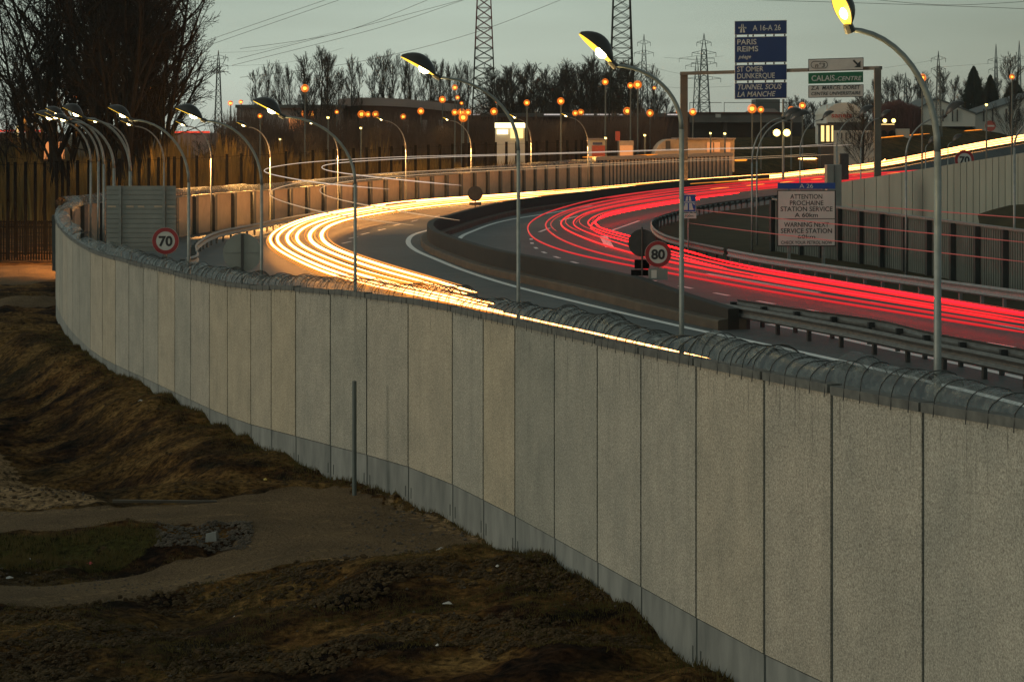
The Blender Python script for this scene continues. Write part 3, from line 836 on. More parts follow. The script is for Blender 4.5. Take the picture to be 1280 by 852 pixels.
# ================================================================== LAMPS (hooded heads)
def hooded_lamp(pole_x, Y, arm_y, arm_x, head_x, head_y, head_len_px, label, lit=True, flip=1, r=.048, group='hooded lamps along the noise wall', z0=0.0, hfac=.5, droop=0, Yh=None, curve_px=None):
    """pole at pole_x; arm reaches arm_x at height arm_y; head from the arm end towards (head_x, head_y)"""
    s = Y/F; base = XY(pole_x, Y, z0)
    Ye = Yh or Y-.5
    e = P(arm_x, arm_y, Ye); h = P(head_x, head_y, Ye-.15)
    t = thing('hooded_lamp', base, label, 'street lamp', group)
    H = e.z; armw = (e-Vector((base.x, base.y, e.z)))
    bend = min(armw.length*1.05, 1.9) if curve_px is None else curve_px*s
    mb = MB(); zt = H-bend
    mb.tube([base, Vector((base.x,base.y,.5*zt)), Vector((base.x,base.y,zt))], [r*1.25, r*1.1, r], 10)
    mb.build('pole', M['galv'], t, smooth=True)
    pts = []
    for i in range(13):
        th = math.pi/2*i/12
        pts.append(Vector((base.x,base.y,zt))+armw*(1-math.cos(th))+Vector((0,0,bend*math.sin(th))))
    mb = MB(); mb.tube(pts, [r-(r*.3)*i/12 for i in range(13)], 10); mb.build('arm', M['galv'], t, smooth=True)
    d = (h-e); L = d.length; d.normalize()
    side = d.cross(Vector((0,0,1))).normalized(); upv = side.cross(d).normalized()
    mb = MB(); mb.tube([e-d*.04, e+d*L*.14], [r*1.5, r*1.3], 8); mb.build('bracket', M['head'], t)
    # clam-shaped housing: bulging top, flat underside
    s0 = e+d*L*.12; LL = L*.92; vs = []; nn = 10; mseg = 8
    for i in range(nn+1):
        q = i/nn; w = LL*.30*(math.sin(math.pi*(.08+.90*q))**.6); hh = LL*hfac*(math.sin(math.pi*(.06+.90*q))**.75)
        c = s0+d*LL*q
        for j in range(mseg+1):
            th = math.pi*j/mseg
            vs.append(c+side*w*math.cos(th)+upv*hh*math.sin(th))
    fs = [(i*(mseg+1)+j, i*(mseg+1)+j+1, (i+1)*(mseg+1)+j+1, (i+1)*(mseg+1)+j) for i in range(nn) for j in range(mseg)]
    hd = MB().add(vs, fs).build('lamp_housing', M['head'], t, smooth=True)
    vs = []
    for i in range(nn+1):
        q = i/nn; w = LL*.27*(math.sin(math.pi*(.08+.90*q))**.6); c = s0+d*LL*q
        sag = -LL*.05*math.sin(math.pi*q)
        vs += [c+side*w-upv*0.005, c-upv*sag, c-side*w-upv*0.005]
    fs = []
    for i in range(nn): fs += [(3*i,3*i+1,3*i+4,3*i+3),(3*i+1,3*i+2,3*i+5,3*i+4)]
    MB().add(vs, fs).build('lamp_glass', M['lampy'] if lit else M['dark'], t, smooth=True)
    if lit:
        c = s0+d*LL*.3+upv*LL*.0
        MB().tube([c-d*LL*.14, c-d*LL*.05, c+d*LL*.08, c+d*LL*.16], [LL*.03, LL*.10, LL*.10, LL*.03], 8).build('bulb', M['lampc'], hd, smooth=True)
    return t, e
lamp_pts = []
def L_(*a, **k):
    t, e = hooded_lamp(*a, **k); lamp_pts.append((e, k.get('lit', True))); return t
L_(1172, 28.3, 37, 1062, 1044, -12, 45, 'hooded lamp on the rightmost near pole, its glaring head cut by the top edge', Yh=27.7, r=.05, hfac=.36, curve_px=150)
L_(852, 36.8, 82, 768, 726, 44, 45, 'hooded lamp whose arched head hangs in front of the right lattice mast', Yh=36.2, r=.043, hfac=.36, curve_px=78)
L_(648, 45.5, 97, 548, 503, 72, 40, 'hooded lamp left of the left lattice mast, its pole rising behind the broken hood', Yh=44.8, r=.04, hfac=.34, curve_px=90)
L_(444, 53, 146, 354, 318, 127, 30, 'hooded lamp with its pole in front of the left end of the yellow streaks', Yh=52.4, r=.04, hfac=.36, curve_px=84)
L_(327, 62, 151, 256, 221, 136, 28, 'hooded lamp with its pole beside the white round sign back', Yh=61.4, hfac=.36, r=.045, curve_px=80)
L_(236, 69.5, 150, 165, 136, 135, 25, 'hooded lamp with its pole just right of the 70 sign', Yh=69, hfac=.34, curve_px=78)
L_(163, 84, 148, 106, 79, 135, 22, 'hooded lamp with its pole in front of the slatted sign back', hfac=.42, curve_px=66, r=.06)
L_(142.5, 89, 152, 88, 65, 146, 18, 'hooded lamp with its pole along the left edge of the slatted sign back', hfac=.32, curve_px=58, r=.06)
L_(130, 95, 147, 82, 58, 136, 16, 'third pole from the left in the lamp cluster above the end of the wall', hfac=.32, curve_px=58, r=.06)
L_(123, 101, 150, 78, 57, 141, 14, 'second pole from the left in the lamp cluster above the end of the wall', hfac=.32, curve_px=52, r=.055)
L_(113.5, 106, 151, 72, 46, 142, 16, 'leftmost pole in the lamp cluster above the end of the wall', hfac=.32, curve_px=52, r=.055)
G4 = 'smaller hooded lamps on the far side of the bend'
L_(162, 112, 153, 125, 110, 150, 10, 'small hooded lamp whose arm nests under the arm above the slatted sign back', hfac=.32, curve_px=45, group=G4)
L_(205, 122, 158, 168, 151, 151, 12, 'small hooded lamp behind the top right corner of the slatted sign back', hfac=.32, curve_px=45, group=G4)
L_(264, 131, 158, 234, 220, 152, 10, 'small hooded lamp left of the white round sign back, far side', hfac=.32, curve_px=40, group=G4)
L_(338, 140, 159, 310, 296, 153, 10, 'small hooded lamp just right of the near pole beside the round sign back', hfac=.32, curve_px=38, group=G4)
L_(422.5, 156, 156, 393, 383, 151, 8, 'small hooded lamp left of the near pole by the yellow bend', hfac=.32, curve_px=38, group=G4)
L_(507.5, 178, 151, 480, 471, 147, 8, 'small hooded lamp below the warehouse, seen through the black posts', hfac=.32, curve_px=36, group=G4)
L_(589, 200, 151, 562, 554, 147, 8, 'small hooded lamp under the left lattice mast', hfac=.32, curve_px=34, group=G4)
L_(664, 222, 149, 647, 637, 143, 8, 'small hooded lamp beside the brightly lit kiosk', hfac=.32, curve_px=30, group=G4)
L_(735, 240, 147, 711, 702, 142, 8, 'small hooded lamp left of the red and white kiosk', hfac=.32, curve_px=34, group=G4)
G5 = 'unlit dark lamps facing right beyond the bend'
L_(940, 112, 148, 978, 1001, 138, 20, 'unlit hooded lamp left of the bright twin light', lit=False, hfac=.35, curve_px=55, group=G5, Yh=112)
L_(946, 118, 151, 985, 1011, 142, 20, 'unlit hooded lamp with its arm just under its neighbour by the twin light', lit=False, hfac=.35, curve_px=50, group=G5, Yh=118)
L_(1000, 150, 150, 1027, 1042, 140, 14, 'unlit hooded lamp over the lit yellow cabin', lit=False, hfac=.35, curve_px=40, group=G5, Yh=150)
L_(1046, 135, 147, 1072, 1092, 134, 20, 'unlit hooded lamp in front of the round-roofed hall', lit=False, hfac=.35, curve_px=36, group=G5, Yh=135)
L_(1076, 160, 148, 1100, 1114, 139, 20, 'unlit hooded lamp just behind the right gantry post', lit=False, hfac=.35, curve_px=36, group=G5, Yh=160)
L_(1132.5, 92, 146, 1180, 1205, 129, 20, 'unlit hooded lamp with its pole rising before the light grey ribbed wall', lit=False, hfac=.35, curve_px=50, group=G5, Yh=92)
L_(1268, 84, 150, 1300, 1325, 138, 20, 'slim dark pole near the right edge before the dark noise wall', lit=False, hfac=.35, curve_px=34, group=G5, Yh=84)
L_(1157, 200, 181, 1160, 1172, 171, 10, 'low unlit lamp in the grass right of the gantry post', lit=False, hfac=.35, curve_px=6, group=G5, Yh=200)
L_(1185, 210, 178, 1190, 1203, 169, 10, 'low unlit lamp in the grass above the far 70 sign', lit=False, hfac=.35, curve_px=6, group=G5, Yh=210)
for (e, lit), en in zip(lamp_pts[:6], (60, 60, 60, 60, 60, 60)):
    ld = bpy.data.lights.new('lamp_light', 'POINT'); ld.energy = en; ld.color = (1,.72,.3); ld.shadow_soft_size = .15
    lo_ = bpy.data.objects.new('lamp_light', ld); COL.objects.link(lo_); lo_.location = e+Vector((-.3,0,-.25))

for (e, lit) in lamp_pts[13:20]:
    ld = bpy.data.lights.new('lamp_light', 'SPOT'); ld.energy = 30000; ld.color = (1,.42,.11); ld.shadow_soft_size = .2; ld.spot_size = math.radians(146); ld.spot_blend = .5
    lo_ = bpy.data.objects.new('lamp_light', ld); COL.objects.link(lo_); lo_.location = e+Vector((-.7,1.3,-.3))
    lo_.rotation_euler = (-Vector((.05,.36,-.93))).to_track_quat('Z','Y').to_euler()
# ================================================================== SIGNS
UX = Vector((1,0,0)); UZ = Vector((0,0,1))
def pole_mb(x, y, z0, z1, r=.04, n=8): return MB().tube([(x,y,z0),(x,y,z1)], r, n)
def round_sign(x, y, Y, rad, txt, label, pole_bottom=None, mat_ring='redp', z0=0.0):
    c = P(x, y, Y); t = thing('speed_limit_sign', Vector((c.x,c.y,z0)), label, 'road sign', 'speed limit signs')
    MB().disc(c, rad, .03).build('sign_plate', M['signw2'], t)
    MB().disc(c+Vector((0,-.03,0)), rad*.985, .006, ri=rad*.70).build('red_ring', M[mat_ring], t)
    mb = MB(); text_mb(mb, txt, rad*1.02, c+Vector((0,-.034,-rad*.365)), UX, UZ, .003, 'CENTER', 1.02, bold=.035); mb.build('number', M['letb'], t)
    pole_mb(c.x, c.y+.06, z0, c.z+rad*.8, .045).build('pole', M['galvd'], t)
    return t, c
round_sign(207, 301, 78, .515, '70', 'round speed limit sign reading 70 at the left, over the wall')
t, c = round_sign(822.5, 317.5, 76, .49, '80', 'round speed limit sign reading 80 on the central barrier', z0=1.1)
mb = MB(); mb.box(c+Vector((.0,-.01,-.74)), (.72,.03,.42)); mb.build('lower_plate', M['signback'], t)
mb = MB(); mb.box(c+Vector((-.15,-.028,-.74)), (.2,.01,.3)); mb.build('lower_mark', M['signw'], t)
mb = MB(); mb.tube([Vector((c.x-.1,c.y+.05,1.1)), Vector((c.x,c.y+.05,c.z-.9))], .03, 6); mb.build('strut', M['dark'], t)
round_sign(1205.5, 200, 150, .72, '70', 'far round speed limit sign reading 70 below the yellow streaks at the right', z0=0)
# backs of round signs
c = P(802.5, 303.5, 77); t = thing('road_sign', Vector((c.x,c.y,1.1)), 'dark back of a round sign beside the 80 sign, two small plates below', 'road sign')
MB().disc(c, .52, .03).build('sign_plate', M['dark'], t)
pole_mb(c.x, c.y-.07, 1.1, c.z+.6, .035).build('pole', M['dark'], t)
MB().box(c+Vector((0,0,-.80)), (.56,.04,.34)).build('lower_plate', M['black'], t)
MB().box(c+Vector((-.05,0,-1.12)), (.72,.04,.22)).build('lower_plate', M['black'], t)
c = P(594, 242, 147); t = thing('road_sign', Vector((c.x,c.y,1.1)), 'small dark round sign seen from behind, silhouetted on the white light streak', 'road sign')
MB().disc(c, .54, .03).build('sign_plate', M['dark'], t)
pole_mb(c.x, c.y+.07, 1.1, c.z, .05).build('pole', M['dark'], t)
MB().box(c+Vector((0,0,-.72)), (.86,.05,.22)).build('lower_plate', M['dark'], t)
c = P(303, 315.5, 66); t = thing('road_sign', Vector((c.x,c.y,0)), 'pale grey back of a large round sign on a dark post at left', 'road sign')
MB().disc(c, .62, .03).build('sign_plate', M['signback'], t)
MB().box(Vector((c.x,c.y-.06,c.z/2+.3)), (.08,.05,c.z+.6)).build('pole', M['dark'], t)
MB().box(c+Vector((0,-.045,0)), (1.1,.02,.03)).build('stiffener', M['galvd'], t)
# slatted back of a big rectangular sign
a = P(133, 232, 82); b = P(220, 315, 82); W_ = b.x-a.x; H_ = a.z-b.z
t = thing('road_sign', Vector(((a.x+b.x)/2, 82, 0)), 'large rectangular slatted grey back of a sign behind the lamp poles at the left', 'road sign')
mb = MB(); ns = 14
for i in range(ns):
    z = b.z+H_*(i+.5)/ns
    mb.box(Vector(((a.x+b.x)/2, 82, z)), (W_, .03, H_/ns*.86)); 
mb.box(Vector(((a.x+b.x)/2, 82.04, (a.z+b.z)/2)), (W_*.99, .02, H_*.99))
mb.build('slatted_panel', M['signback'], t)
for fx in (.2, .83):
    MB().box(Vector((a.x+W_*fx, 81.93, a.z/2)), (.11,.08,a.z)).build('post', M['galvd'], t)
for fx, w in ((.06,.22),(.12,.1),(.34,.3),(.5,.25),(.75,.35),(.93,.3)): MB().box(Vector((a.x+W_*fx, 81.975, b.z+H_*.685)), (w,.01,.07)).build('orange_glint', M['fpanel'], t)  # pale orange strips painted as glints of light on the slats
# motorway sign + km plate
c = P(860.5, 254, 108); t = thing('motorway_sign', Vector((c.x,c.y,0)), 'square blue motorway symbol sign with a small distance plate below, beside a lamp pole', 'road sign')
s_ = .80; MB().box(c, (s_,.03,.94)).build('sign_plate', M['signw2'], t)
MB().box(c+Vector((0,-.018,0)), (s_*.93,.006,.87)).build('blue_face', M['blue2'], t)
mb = MB(); f0 = c+Vector((0,-.023,0))
def flat(pts): 
    n = len(pts); mb.add([f0+Vector((x,0,z)) for x,z in pts]+[f0+Vector((x,-.004,z)) for x,z in pts], [tuple(range(n)), tuple(range(2*n-1,n-1,-1))]+[(i,(i+1)%n,n+(i+1)%n,n+i) for i in range(n)])
flat([(-.16,.12),(-.03,.12),(-.03,.36),(-.10,.36)]); flat([(.03,.12),(.16,.12),(.10,.36),(.03,.36)])
flat([(-.34,.03),(.34,.03),(.34,.08),(-.34,.08)])
flat([(-.27,-.36),(-.04,-.36),(-.04,.0),(-.17,.0)]); flat([(.04,-.36),(.27,-.36),(.17,.0),(.04,.0)])
flat([(-.33,-.1),(-.24,-.03),(-.20,-.0),(-.33,.0)]); flat([(.33,-.1),(.24,-.03),(.20,-.0),(.33,.0)])
mb.build('motorway_symbol', M['letw'], t)
MB().box(c+Vector((0.02,0,-.66)), (s_,.03,.28)).build('distance_plate', M['signw'], t)
mb = MB(); text_mb(mb, '300m', .2, c+Vector((0.02,-.018,-.73)), UX, UZ, .002, 'CENTER', 1.1); mb.build('distance', M['letb'], t)
pole_mb(c.x, c.y+.06, 0, c.z+.4, .04).build('pole', M['galvd'], t)
# petrol warning sign
YS = 97.0; a = P(972, 228.5, YS); b = P(1044, 307, YS); W_ = b.x-a.x; cx = (a.x+b.x)/2; k_ = YS/F
t = thing('warning_sign', Vector((cx,YS,0)), 'large white sign warning in French and English of the next service station, blue header', 'road sign')
def zz(y): return CAMZ-(y-HY)*k_
def plate(y0, y1, m, nm, x0=a.x, x1=b.x, off=0.0, th=.03):
    MB().box(Vector(((x0+x1)/2, YS-off, (zz(y0)+zz(y1))/2)), (x1-x0, th, zz(y0)-zz(y1))).build(nm, m, t)
plate(228.5, 236, M['blue2'], 'header_plate'); plate(238, 308, M['dark'], 'frame', a.x-.02, b.x+.03)
plate(239, 273, M['signw'], 'french_plate', a.x+.03, b.x-.03, .02); plate(274, 306.5, M['signw'], 'english_plate', a.x+.03, b.x-.03, .02)
for nm, rows in (('french_lettering', [('ATTENTION',248.5,6,40),('PROCHAINE',256.5,6,42),('STATION SERVICE',264,6,65),('A 60km',271.3,5.5,29)]),
                 ('english_lettering', [('WARNING NEXT',283.5,6,56),('SERVICE STATION',291.2,6,64),('60km',298,4.8,22),('CHECK YOUR PETROL NOW',305,4.2,64)])):
    mb = MB()
    for s, y, h, w in rows: text_mb(mb, s, h*k_*1.38, Vector((cx, YS-.038, zz(y))), UX, UZ, .002, 'CENTER', width=w*k_, bold=.012)
    mb.build(nm, M['letb'], t)
mb = MB(); text_mb(mb, 'A 26', 6*k_*1.25, Vector((cx, YS-.018, zz(235))), UX, UZ, .002, 'CENTER', width=17*k_); mb.build('header_lettering', M['letw'], t)
for fx in (.2,.8): MB().box(Vector((a.x+W_*fx, YS+.08, zz(230)/2)), (.14,.1,zz(230))).build('post', M['galvd'], t)
# gantry
gl = P(855, 92, 240); grr = P(1097, 85, 219); 
t = thing('sign_gantry', Vector((gl.x,gl.y,0)), 'grey steel gantry spanning the motorway and carrying the blue and green direction signs', 'gantry')
MB().box(Vector((gl.x,gl.y,gl.z/2-.2)), (.85,.6,gl.z+.4)).build('post', M['gantry'], t)
MB().box(Vector((grr.x,grr.y,grr.z/2+.1)), (.7,.5,grr.z-.2)).build('post', M['gantry'], t)
MB().beam(gl+Vector((-.3,0,0)), grr+Vector((.35,0,0)), .5, .38).build('beam', M['gantry'], t)
# blue sign
def board(x0, x1, Yc, name, label, plates, cat='direction sign'):
    base = P((x0+x1)/2, 92, Yc); tt = thing(name, Vector((base.x,Yc,base.z)), label, cat)
    return tt
YB = 227.6; kb = YB/F
tb = thing('direction_sign', P(951,88,YB), 'tall dark blue direction sign on the gantry listing Paris, Reims, Dunkerque and the tunnel', 'road sign')
def bx(x0,x1,y0,y1,m,nm,par,Yc,th=.08,off=0.,slope=0.0):
    # slope: photo rows rise to the right because the board stands at an angle
    k = Yc/F; a_ = P(x0,y0,Yc-off); mb = MB()
    xa, xb = (x0-CX)*k, (x1-CX)*k; dz = slope*(x1-x0)*k
    z0_, z1_ = CAMZ-(y0-HY)*k, CAMZ-(y1-HY)*k
    Yf = Yc-off
    mb.hexa([Vector((xa,Yf,z1_)),Vector((xb,Yf,z1_+dz)),Vector((xb,Yf+th,z1_+dz)),Vector((xa,Yf+th,z1_)),Vector((xa,Yf,z0_)),Vector((xb,Yf,z0_+dz)),Vector((xb,Yf+th,z0_+dz)),Vector((xa,Yf+th,z0_))])
    return mb.build(nm, m, par)
sl = .03
for y0, y1 in ((26.5,44),(46.5,79),(81.5,101.3),(104,124.3)):
    p_ = bx(918.3,983.5,y0,y1,M['letw'],'border',tb,YB,.08,.0,.02)
    bx(918.8,983.0,y0+.6,y1-.6,M['blue'],'plate',tb,YB,.06,.03,.02)
def tx(s, x, y, h, w, shear=0.0, Yc=YB, k=kb, al='LEFT', m_=None, bold=.012):
    text_mb(m_, s, h*k*1.42, Vector(((x-CX)*k, Yc-.05, CAMZ-(y-HY)*k)), (UX+UZ*.02), UZ, .004, al, width=w*k, shear=shear, bold=bold)
for nm, rows in (('motorway_number', [('A 16-A 26',941,38.6,7,35,0)]), ('upper_lettering', [('PARIS',921,56,6.6,24,0),('REIMS',921,64.8,6.6,26,0),('péage',923,73.3,4.6,16,.3)]),
                 ('middle_lettering', [('ST OMER',921,90,6.6,33,0),('DUNKERQUE',921,98.5,6.6,47,0)]), ('lower_lettering', [('TUNNEL SOUS',921,112.3,6.4,55,.25),('LA MANCHE',921,121.3,6.4,48,.25)])):
    mb = MB()
    for s, x, y, h, w, sh in rows: tx(s, x, y, h, w, sh, m_=mb)
    mb.build(nm, M['letw'], tb)
mb = MB(); k = kb; cc = Vector(((928-CX)*k, YB-.06, CAMZ-(35.5-HY)*k)); q = k
def fl(pts):
    n = len(pts); mb.add([cc+Vector((x*q,0,z*q)) for x,z in pts]+[cc+Vector((x*q,-.01,z*q)) for x,z in pts], [tuple(range(n)), tuple(range(2*n-1,n-1,-1))]+[(i,(i+1)%n,n+(i+1)%n,n+i) for i in range(n)])
fl([(-3.4,-5.5),(-.6,-5.5),(-.6,.2),(-1.9,.2)]); fl([(.6,-5.5),(3.4,-5.5),(1.9,.2),(.6,.2)]); fl([(-5,.6),(5,.6),(5,1.4),(-5,1.4)])
fl([(-1.7,1.8),(-.5,1.8),(-.5,5.4),(-1.1,5.4)]); fl([(.5,1.8),(1.7,1.8),(1.1,5.4),(.5,5.4)])
fl([(-4.8,-.9),(-2.4,.3),(-4.8,.3)]); fl([(4.8,-.9),(2.4,.3),(4.8,.3)])
mb.build('motorway_symbol', M['letw'], tb)
mb = MB()
for y in (45.2, 80.2, 102.6):
    for x in (920,935,941.5,957,967.5,981): mb.box(Vector(((x-CX)*kb, YB+.05, CAMZ-(y-.3-HY)*kb+.02*(x-918)*kb)), (.16,.06,.3))
mb.build('clamp', M['dark'], tb)
YG = 219.6; kg = YG/F
tg = thing('direction_sign', P(1045,88,YG), 'green and white exit sign on the gantry reading Calais-Centre under a panel with an arrow', 'road sign')
bx(1010.5,1079.5,74,89.5,M['letb'],'border',tg,YG,.08,0,.03); bx(1011.3,1078.7,74.8,88.7,M['signw'],'plate',tg,YG,.06,.03,.03)
bx(1010.5,1079,91.5,105,M['green'],'plate',tg,YG,.08,0,.03)
bx(1010.5,1079.5,107,122.5,M['letb'],'border',tg,YG,.08,0,.02); bx(1011.3,1078.7,107.8,121.7,M['signw'],'plate',tg,YG,.06,.03,.02)
mb = MB()
tx('CALAIS', 1014, 101.5, 7, 29, 0, YG, kg, m_=mb); tx('-CENTRE', 1043.5, 101, 5.2, 33, .2, YG, kg, m_=mb); mb.build('lettering', M['letw'], tg)
mb = MB(); tx('Z.A  MARCEL DORET', 1013.5, 112.6, 4.8, 62, .2, YG, kg, m_=mb); tx('CENTRE UNIVERSITAIRE', 1013.5, 119.4, 4.2, 62, .2, YG, kg, m_=mb); mb.build('lower_lettering', M['letb'], tg)
mb = MB()
tx('n°3', 1018.5, 84.5, 5.5, 12, .1, YG, kg, m_=mb)
cc = Vector(((1024-CX)*kg, YG-.05, CAMZ-(81.2-HY)*kg)); ring = []
n = 28
for i in range(n):
    a_ = 2*math.pi*i/n; ring.append((math.cos(a_)*4.6+(6 if math.cos(a_) > 0 else -6), math.sin(a_)*4.6))
vs = []
for (x_, z_) in ring: vs += [cc+Vector((x_*kg,0,z_*kg)), cc+Vector((x_*kg*.94,0,z_*kg*.85)), cc+Vector((x_*kg,-.01,z_*kg)), cc+Vector((x_*kg*.94,-.01,z_*kg*.85))]
fs = []
for i in range(n):
    p_, q_ = 4*i, 4*((i+1)%n); fs += [(p_,q_,q_+1,p_+1),(p_+2,p_+3,q_+3,q_+2),(p_,p_+2,q_+2,q_),(p_+1,q_+1,q_+3,p_+3)]
mb.add(vs, fs); mb.build('exit_number', M['letb'], tg); mb = MB()
q = kg; cc = Vector(((1071-CX)*kg, YG-.05, CAMZ-(79.5-HY)*kg))
fl([(-5.2,3.2),(-3.6,4.8),(1.6,-.6),(0,-2.2)]); fl([(-3.6,-4.8),(4.6,-4.8),(4.6,3.4),(2.0,.9),(0,-2.4)])
mb.build('arrow', M['letb'], tg)
# no entry sign far right
YN_ = gY(1238,168)-4; c = P(1238, 157.5, YN_); t = thing('no_entry_sign', Vector((c.x,c.y,4)), 'red round no entry sign with a white bar above the far road at the right', 'road sign')
MB().disc(c, .78*YN_/300, .05).build('sign_plate', M['reda'], t); MB().box(c+Vector((0,-.06,0)), (1.15*YN_/300,.02,.24*YN_/300)).build('white_bar', M['signw'], t)
pole_mb(c.x, c.y+.08, 1, c.z, .07).build('pole', M['dark'], t)
# small pipe standing against the wall
p = P(443, 604, 50.5); t = tag(MB().tube([p-Vector((0,0,.3)), Vector((p.x,p.y,CAMZ-(476-HY)*50.5/F))], .055, 8).build('pipe_post', M['pipe'], origin=Vector((p.x,p.y,p.z))), 'slim grey-green pipe post standing against the speckled wall above the track', 'post')

# ================================================================== BLACK FENCE
fence_px = [-14,-2,10,19,32,44,56,71,78,85,97,111,125,136,149,174,186,198,210.5,218,227,246,265,283.5,301.5,319,337,357.5,375,391,408,417,425,442,458.5,474.5,489,504,519.5,535.5,550,565.5,579,586,592.5,607.5,619.5,633,645.5,658.5,671,683.5,697,709,720,727]
def fY(x): return 142+max(0,x)*(300-142)/727
def ftop(x): return 203-sm(0,727,x)*14-max(0,x)*.0195
fn = thing('security_fence', XY(0,142,GZ), 'tall black steel post security fence running behind the whole far side of the noise wall', 'fence')
for x in fence_px:
    Y = fY(x); tp = P(x, ftop(x), Y); gz = GZ-.2
    w = 3.3*Y/F
    MB().box(Vector((tp.x,Y,(tp.z+gz)/2)), (w,.2,tp.z-gz)).build('post', M['black'], fn)
mb = MB()
x = -60
while x < 75:
    Y = 140; X = (x-CX)*Y/F; mb.box(Vector((X,Y,-.9)), (.09,.05,2.7)); x += 3.4
for z in (-.0,.35,-1.8): mb.box(Vector(((5-CX)*140/F,140.04,z)), (8.5,.05,.08))
mb.build('bar_panel', M['black'], fn)
mb = MB()
prev = None
for x in range(0, 728, 12):
    q = P(x, ftop(x)+3, fY(x)+.12)
    if prev is not None: mb.beam(prev, q, .025)
    prev = q
mb.build('top_wire', M['black'], fn)

# ================================================================== BARE TREES
def grow(mb, p, d, L, r, depth, rr, spread, upb, kids, minr, segs=4):
    pts = [p]; dd = d.copy(); st = L/segs
    for i in range(segs):
        dd = (dd+Vector((rr.uniform(-1,1), rr.uniform(-1,1), rr.uniform(-.5,.5)))*.11+Vector((0,0,upb))).normalized()
        pts.append(pts[-1]+dd*st)
    rad = [max(minr, r*(1-.55*i/segs)) for i in range(segs+1)]
    mb.tube(pts, rad, 3 if depth < 3 else 6, cap=False)
    if depth <= 0: return
    for k in range(kids[-depth]):
        t = (.25+.72*(k+rr.random())/kids[-depth]); i = min(segs-1, int(t*segs)); q = pts[i].lerp(pts[i+1], t*segs-i)
        base = (pts[i+1]-pts[i]).normalized(); s1 = base.orthogonal().normalized(); ang = rr.uniform(0, 2*math.pi)
        s1 = Matrix.Rotation(ang, 3, base) @ s1
        sp_ = spread*rr.uniform(.7,1.25)
        nd = (base*math.cos(sp_)+s1*math.sin(sp_)).normalized()
        grow(mb, q, nd, L*(1-.45*t)*rr.uniform(.45,.7), r*.5*(1-.4*t), depth-1, rr, spread, upb, kids, minr, segs=4 if depth > 1 else 3)
def tree_proto(seed, H, kind):
    rr = random.Random(seed); tk = MB(); cr = MB()
    if kind == 'big':                 # several stems, spreading
        ns = rr.randint(3,5)
        for i in range(ns):
            a = 2*math.pi*(i+rr.random()*.6)/ns; lean = rr.uniform(.12,.42)
            d = Vector((math.cos(a)*lean, math.sin(a)*lean, 1)).normalized(); L = H*rr.uniform(.6,.8)
            pts = [Vector((math.cos(a)*.4, math.sin(a)*.4, -.5))]; dd = d.copy()
            for k in range(7):
                dd = (dd+Vector((rr.uniform(-1,1), rr.uniform(-1,1), 0))*.07+Vector((0,0,.03))).normalized(); pts.append(pts[-1]+dd*L/7)
            R0 = H*.013
            tk.tube(pts, [R0*(1-.75*k/7) for k in range(8)], 6)
            for k in range(11):
                t = .16+.82*(k+rr.random())/11; i2 = min(6, int(t*7)); q = pts[i2].lerp(pts[i2+1], t*7-i2)
                b = 2*math.pi*rr.random(); sp_ = rr.uniform(.4,.95)
                nd = Vector((math.cos(b)*math.sin(sp_), math.sin(b)*math.sin(sp_), math.cos(sp_)))
                grow(cr, q, nd, H*rr.uniform(.20,.38)*(1.1-.45*t), R0*.5*(1-.45*t), 3, rr, .62, .03, [6,5,4], .018)
    else:                             # upright poplar
        L = H*.97; pts = [Vector((0,0,-.5))]; dd = Vector((0,0,1))
        for k in range(6):
            dd = (dd+Vector((rr.uniform(-1,1), rr.uniform(-1,1), 0))*.04).normalized(); pts.append(pts[-1]+dd*L/6)
        tk.tube(pts, [H*.012*(1-.8*k/6) for k in range(7)], 5)
        for k in range(34):
            t = .08+.88*(k+rr.random())/34; i2 = min(5, int(t*6)); q = pts[i2].lerp(pts[i2+1], t*6-i2)
            b = 2*math.pi*rr.random(); sp_ = rr.uniform(.25,.55)
            nd = Vector((math.cos(b)*math.sin(sp_), math.sin(b)*math.sin(sp_), math.cos(sp_)))
            grow(cr, q, nd, H*rr.uniform(.18,.36)*(1.15-.7*t), H*.0026, 2, rr, .38, .06, [9,6], .017)
    return tk, cr
bigs = []
for s in (1,2,3):
    tk, cr = tree_proto(s, 26, 'big'); bigs.append((tk, cr))
bigm = None
protos = []
for i, (tk, cr) in enumerate(bigs):
    root = bpy.data.objects.new('bare_tree', None); 
    a_ = bpy.data.meshes.new('trunk'); a_.from_pydata(tk.v, [], tk.f); a_.materials.append(M['bark'])
    b_ = bpy.data.meshes.new('crown'); b_.from_pydata(cr.v, [], cr.f); b_.materials.append(M['twig'])
    protos.append((a_, b_))
    bpy.data.objects.remove(root)
def put_tree(i, X, Y, z, sc, rz, label, group, sxy=1.0):
    t = thing('bare_tree', Vector((X,Y,z)), label, 'tree', group); t.rotation_euler = (0,0,rz); t.scale = (sc*sxy,sc*sxy,sc)
    for nm, me in zip(('trunk','crown'), protos[i]):
        o = bpy.data.objects.new(nm, me); COL.objects.link(o); o.parent = t
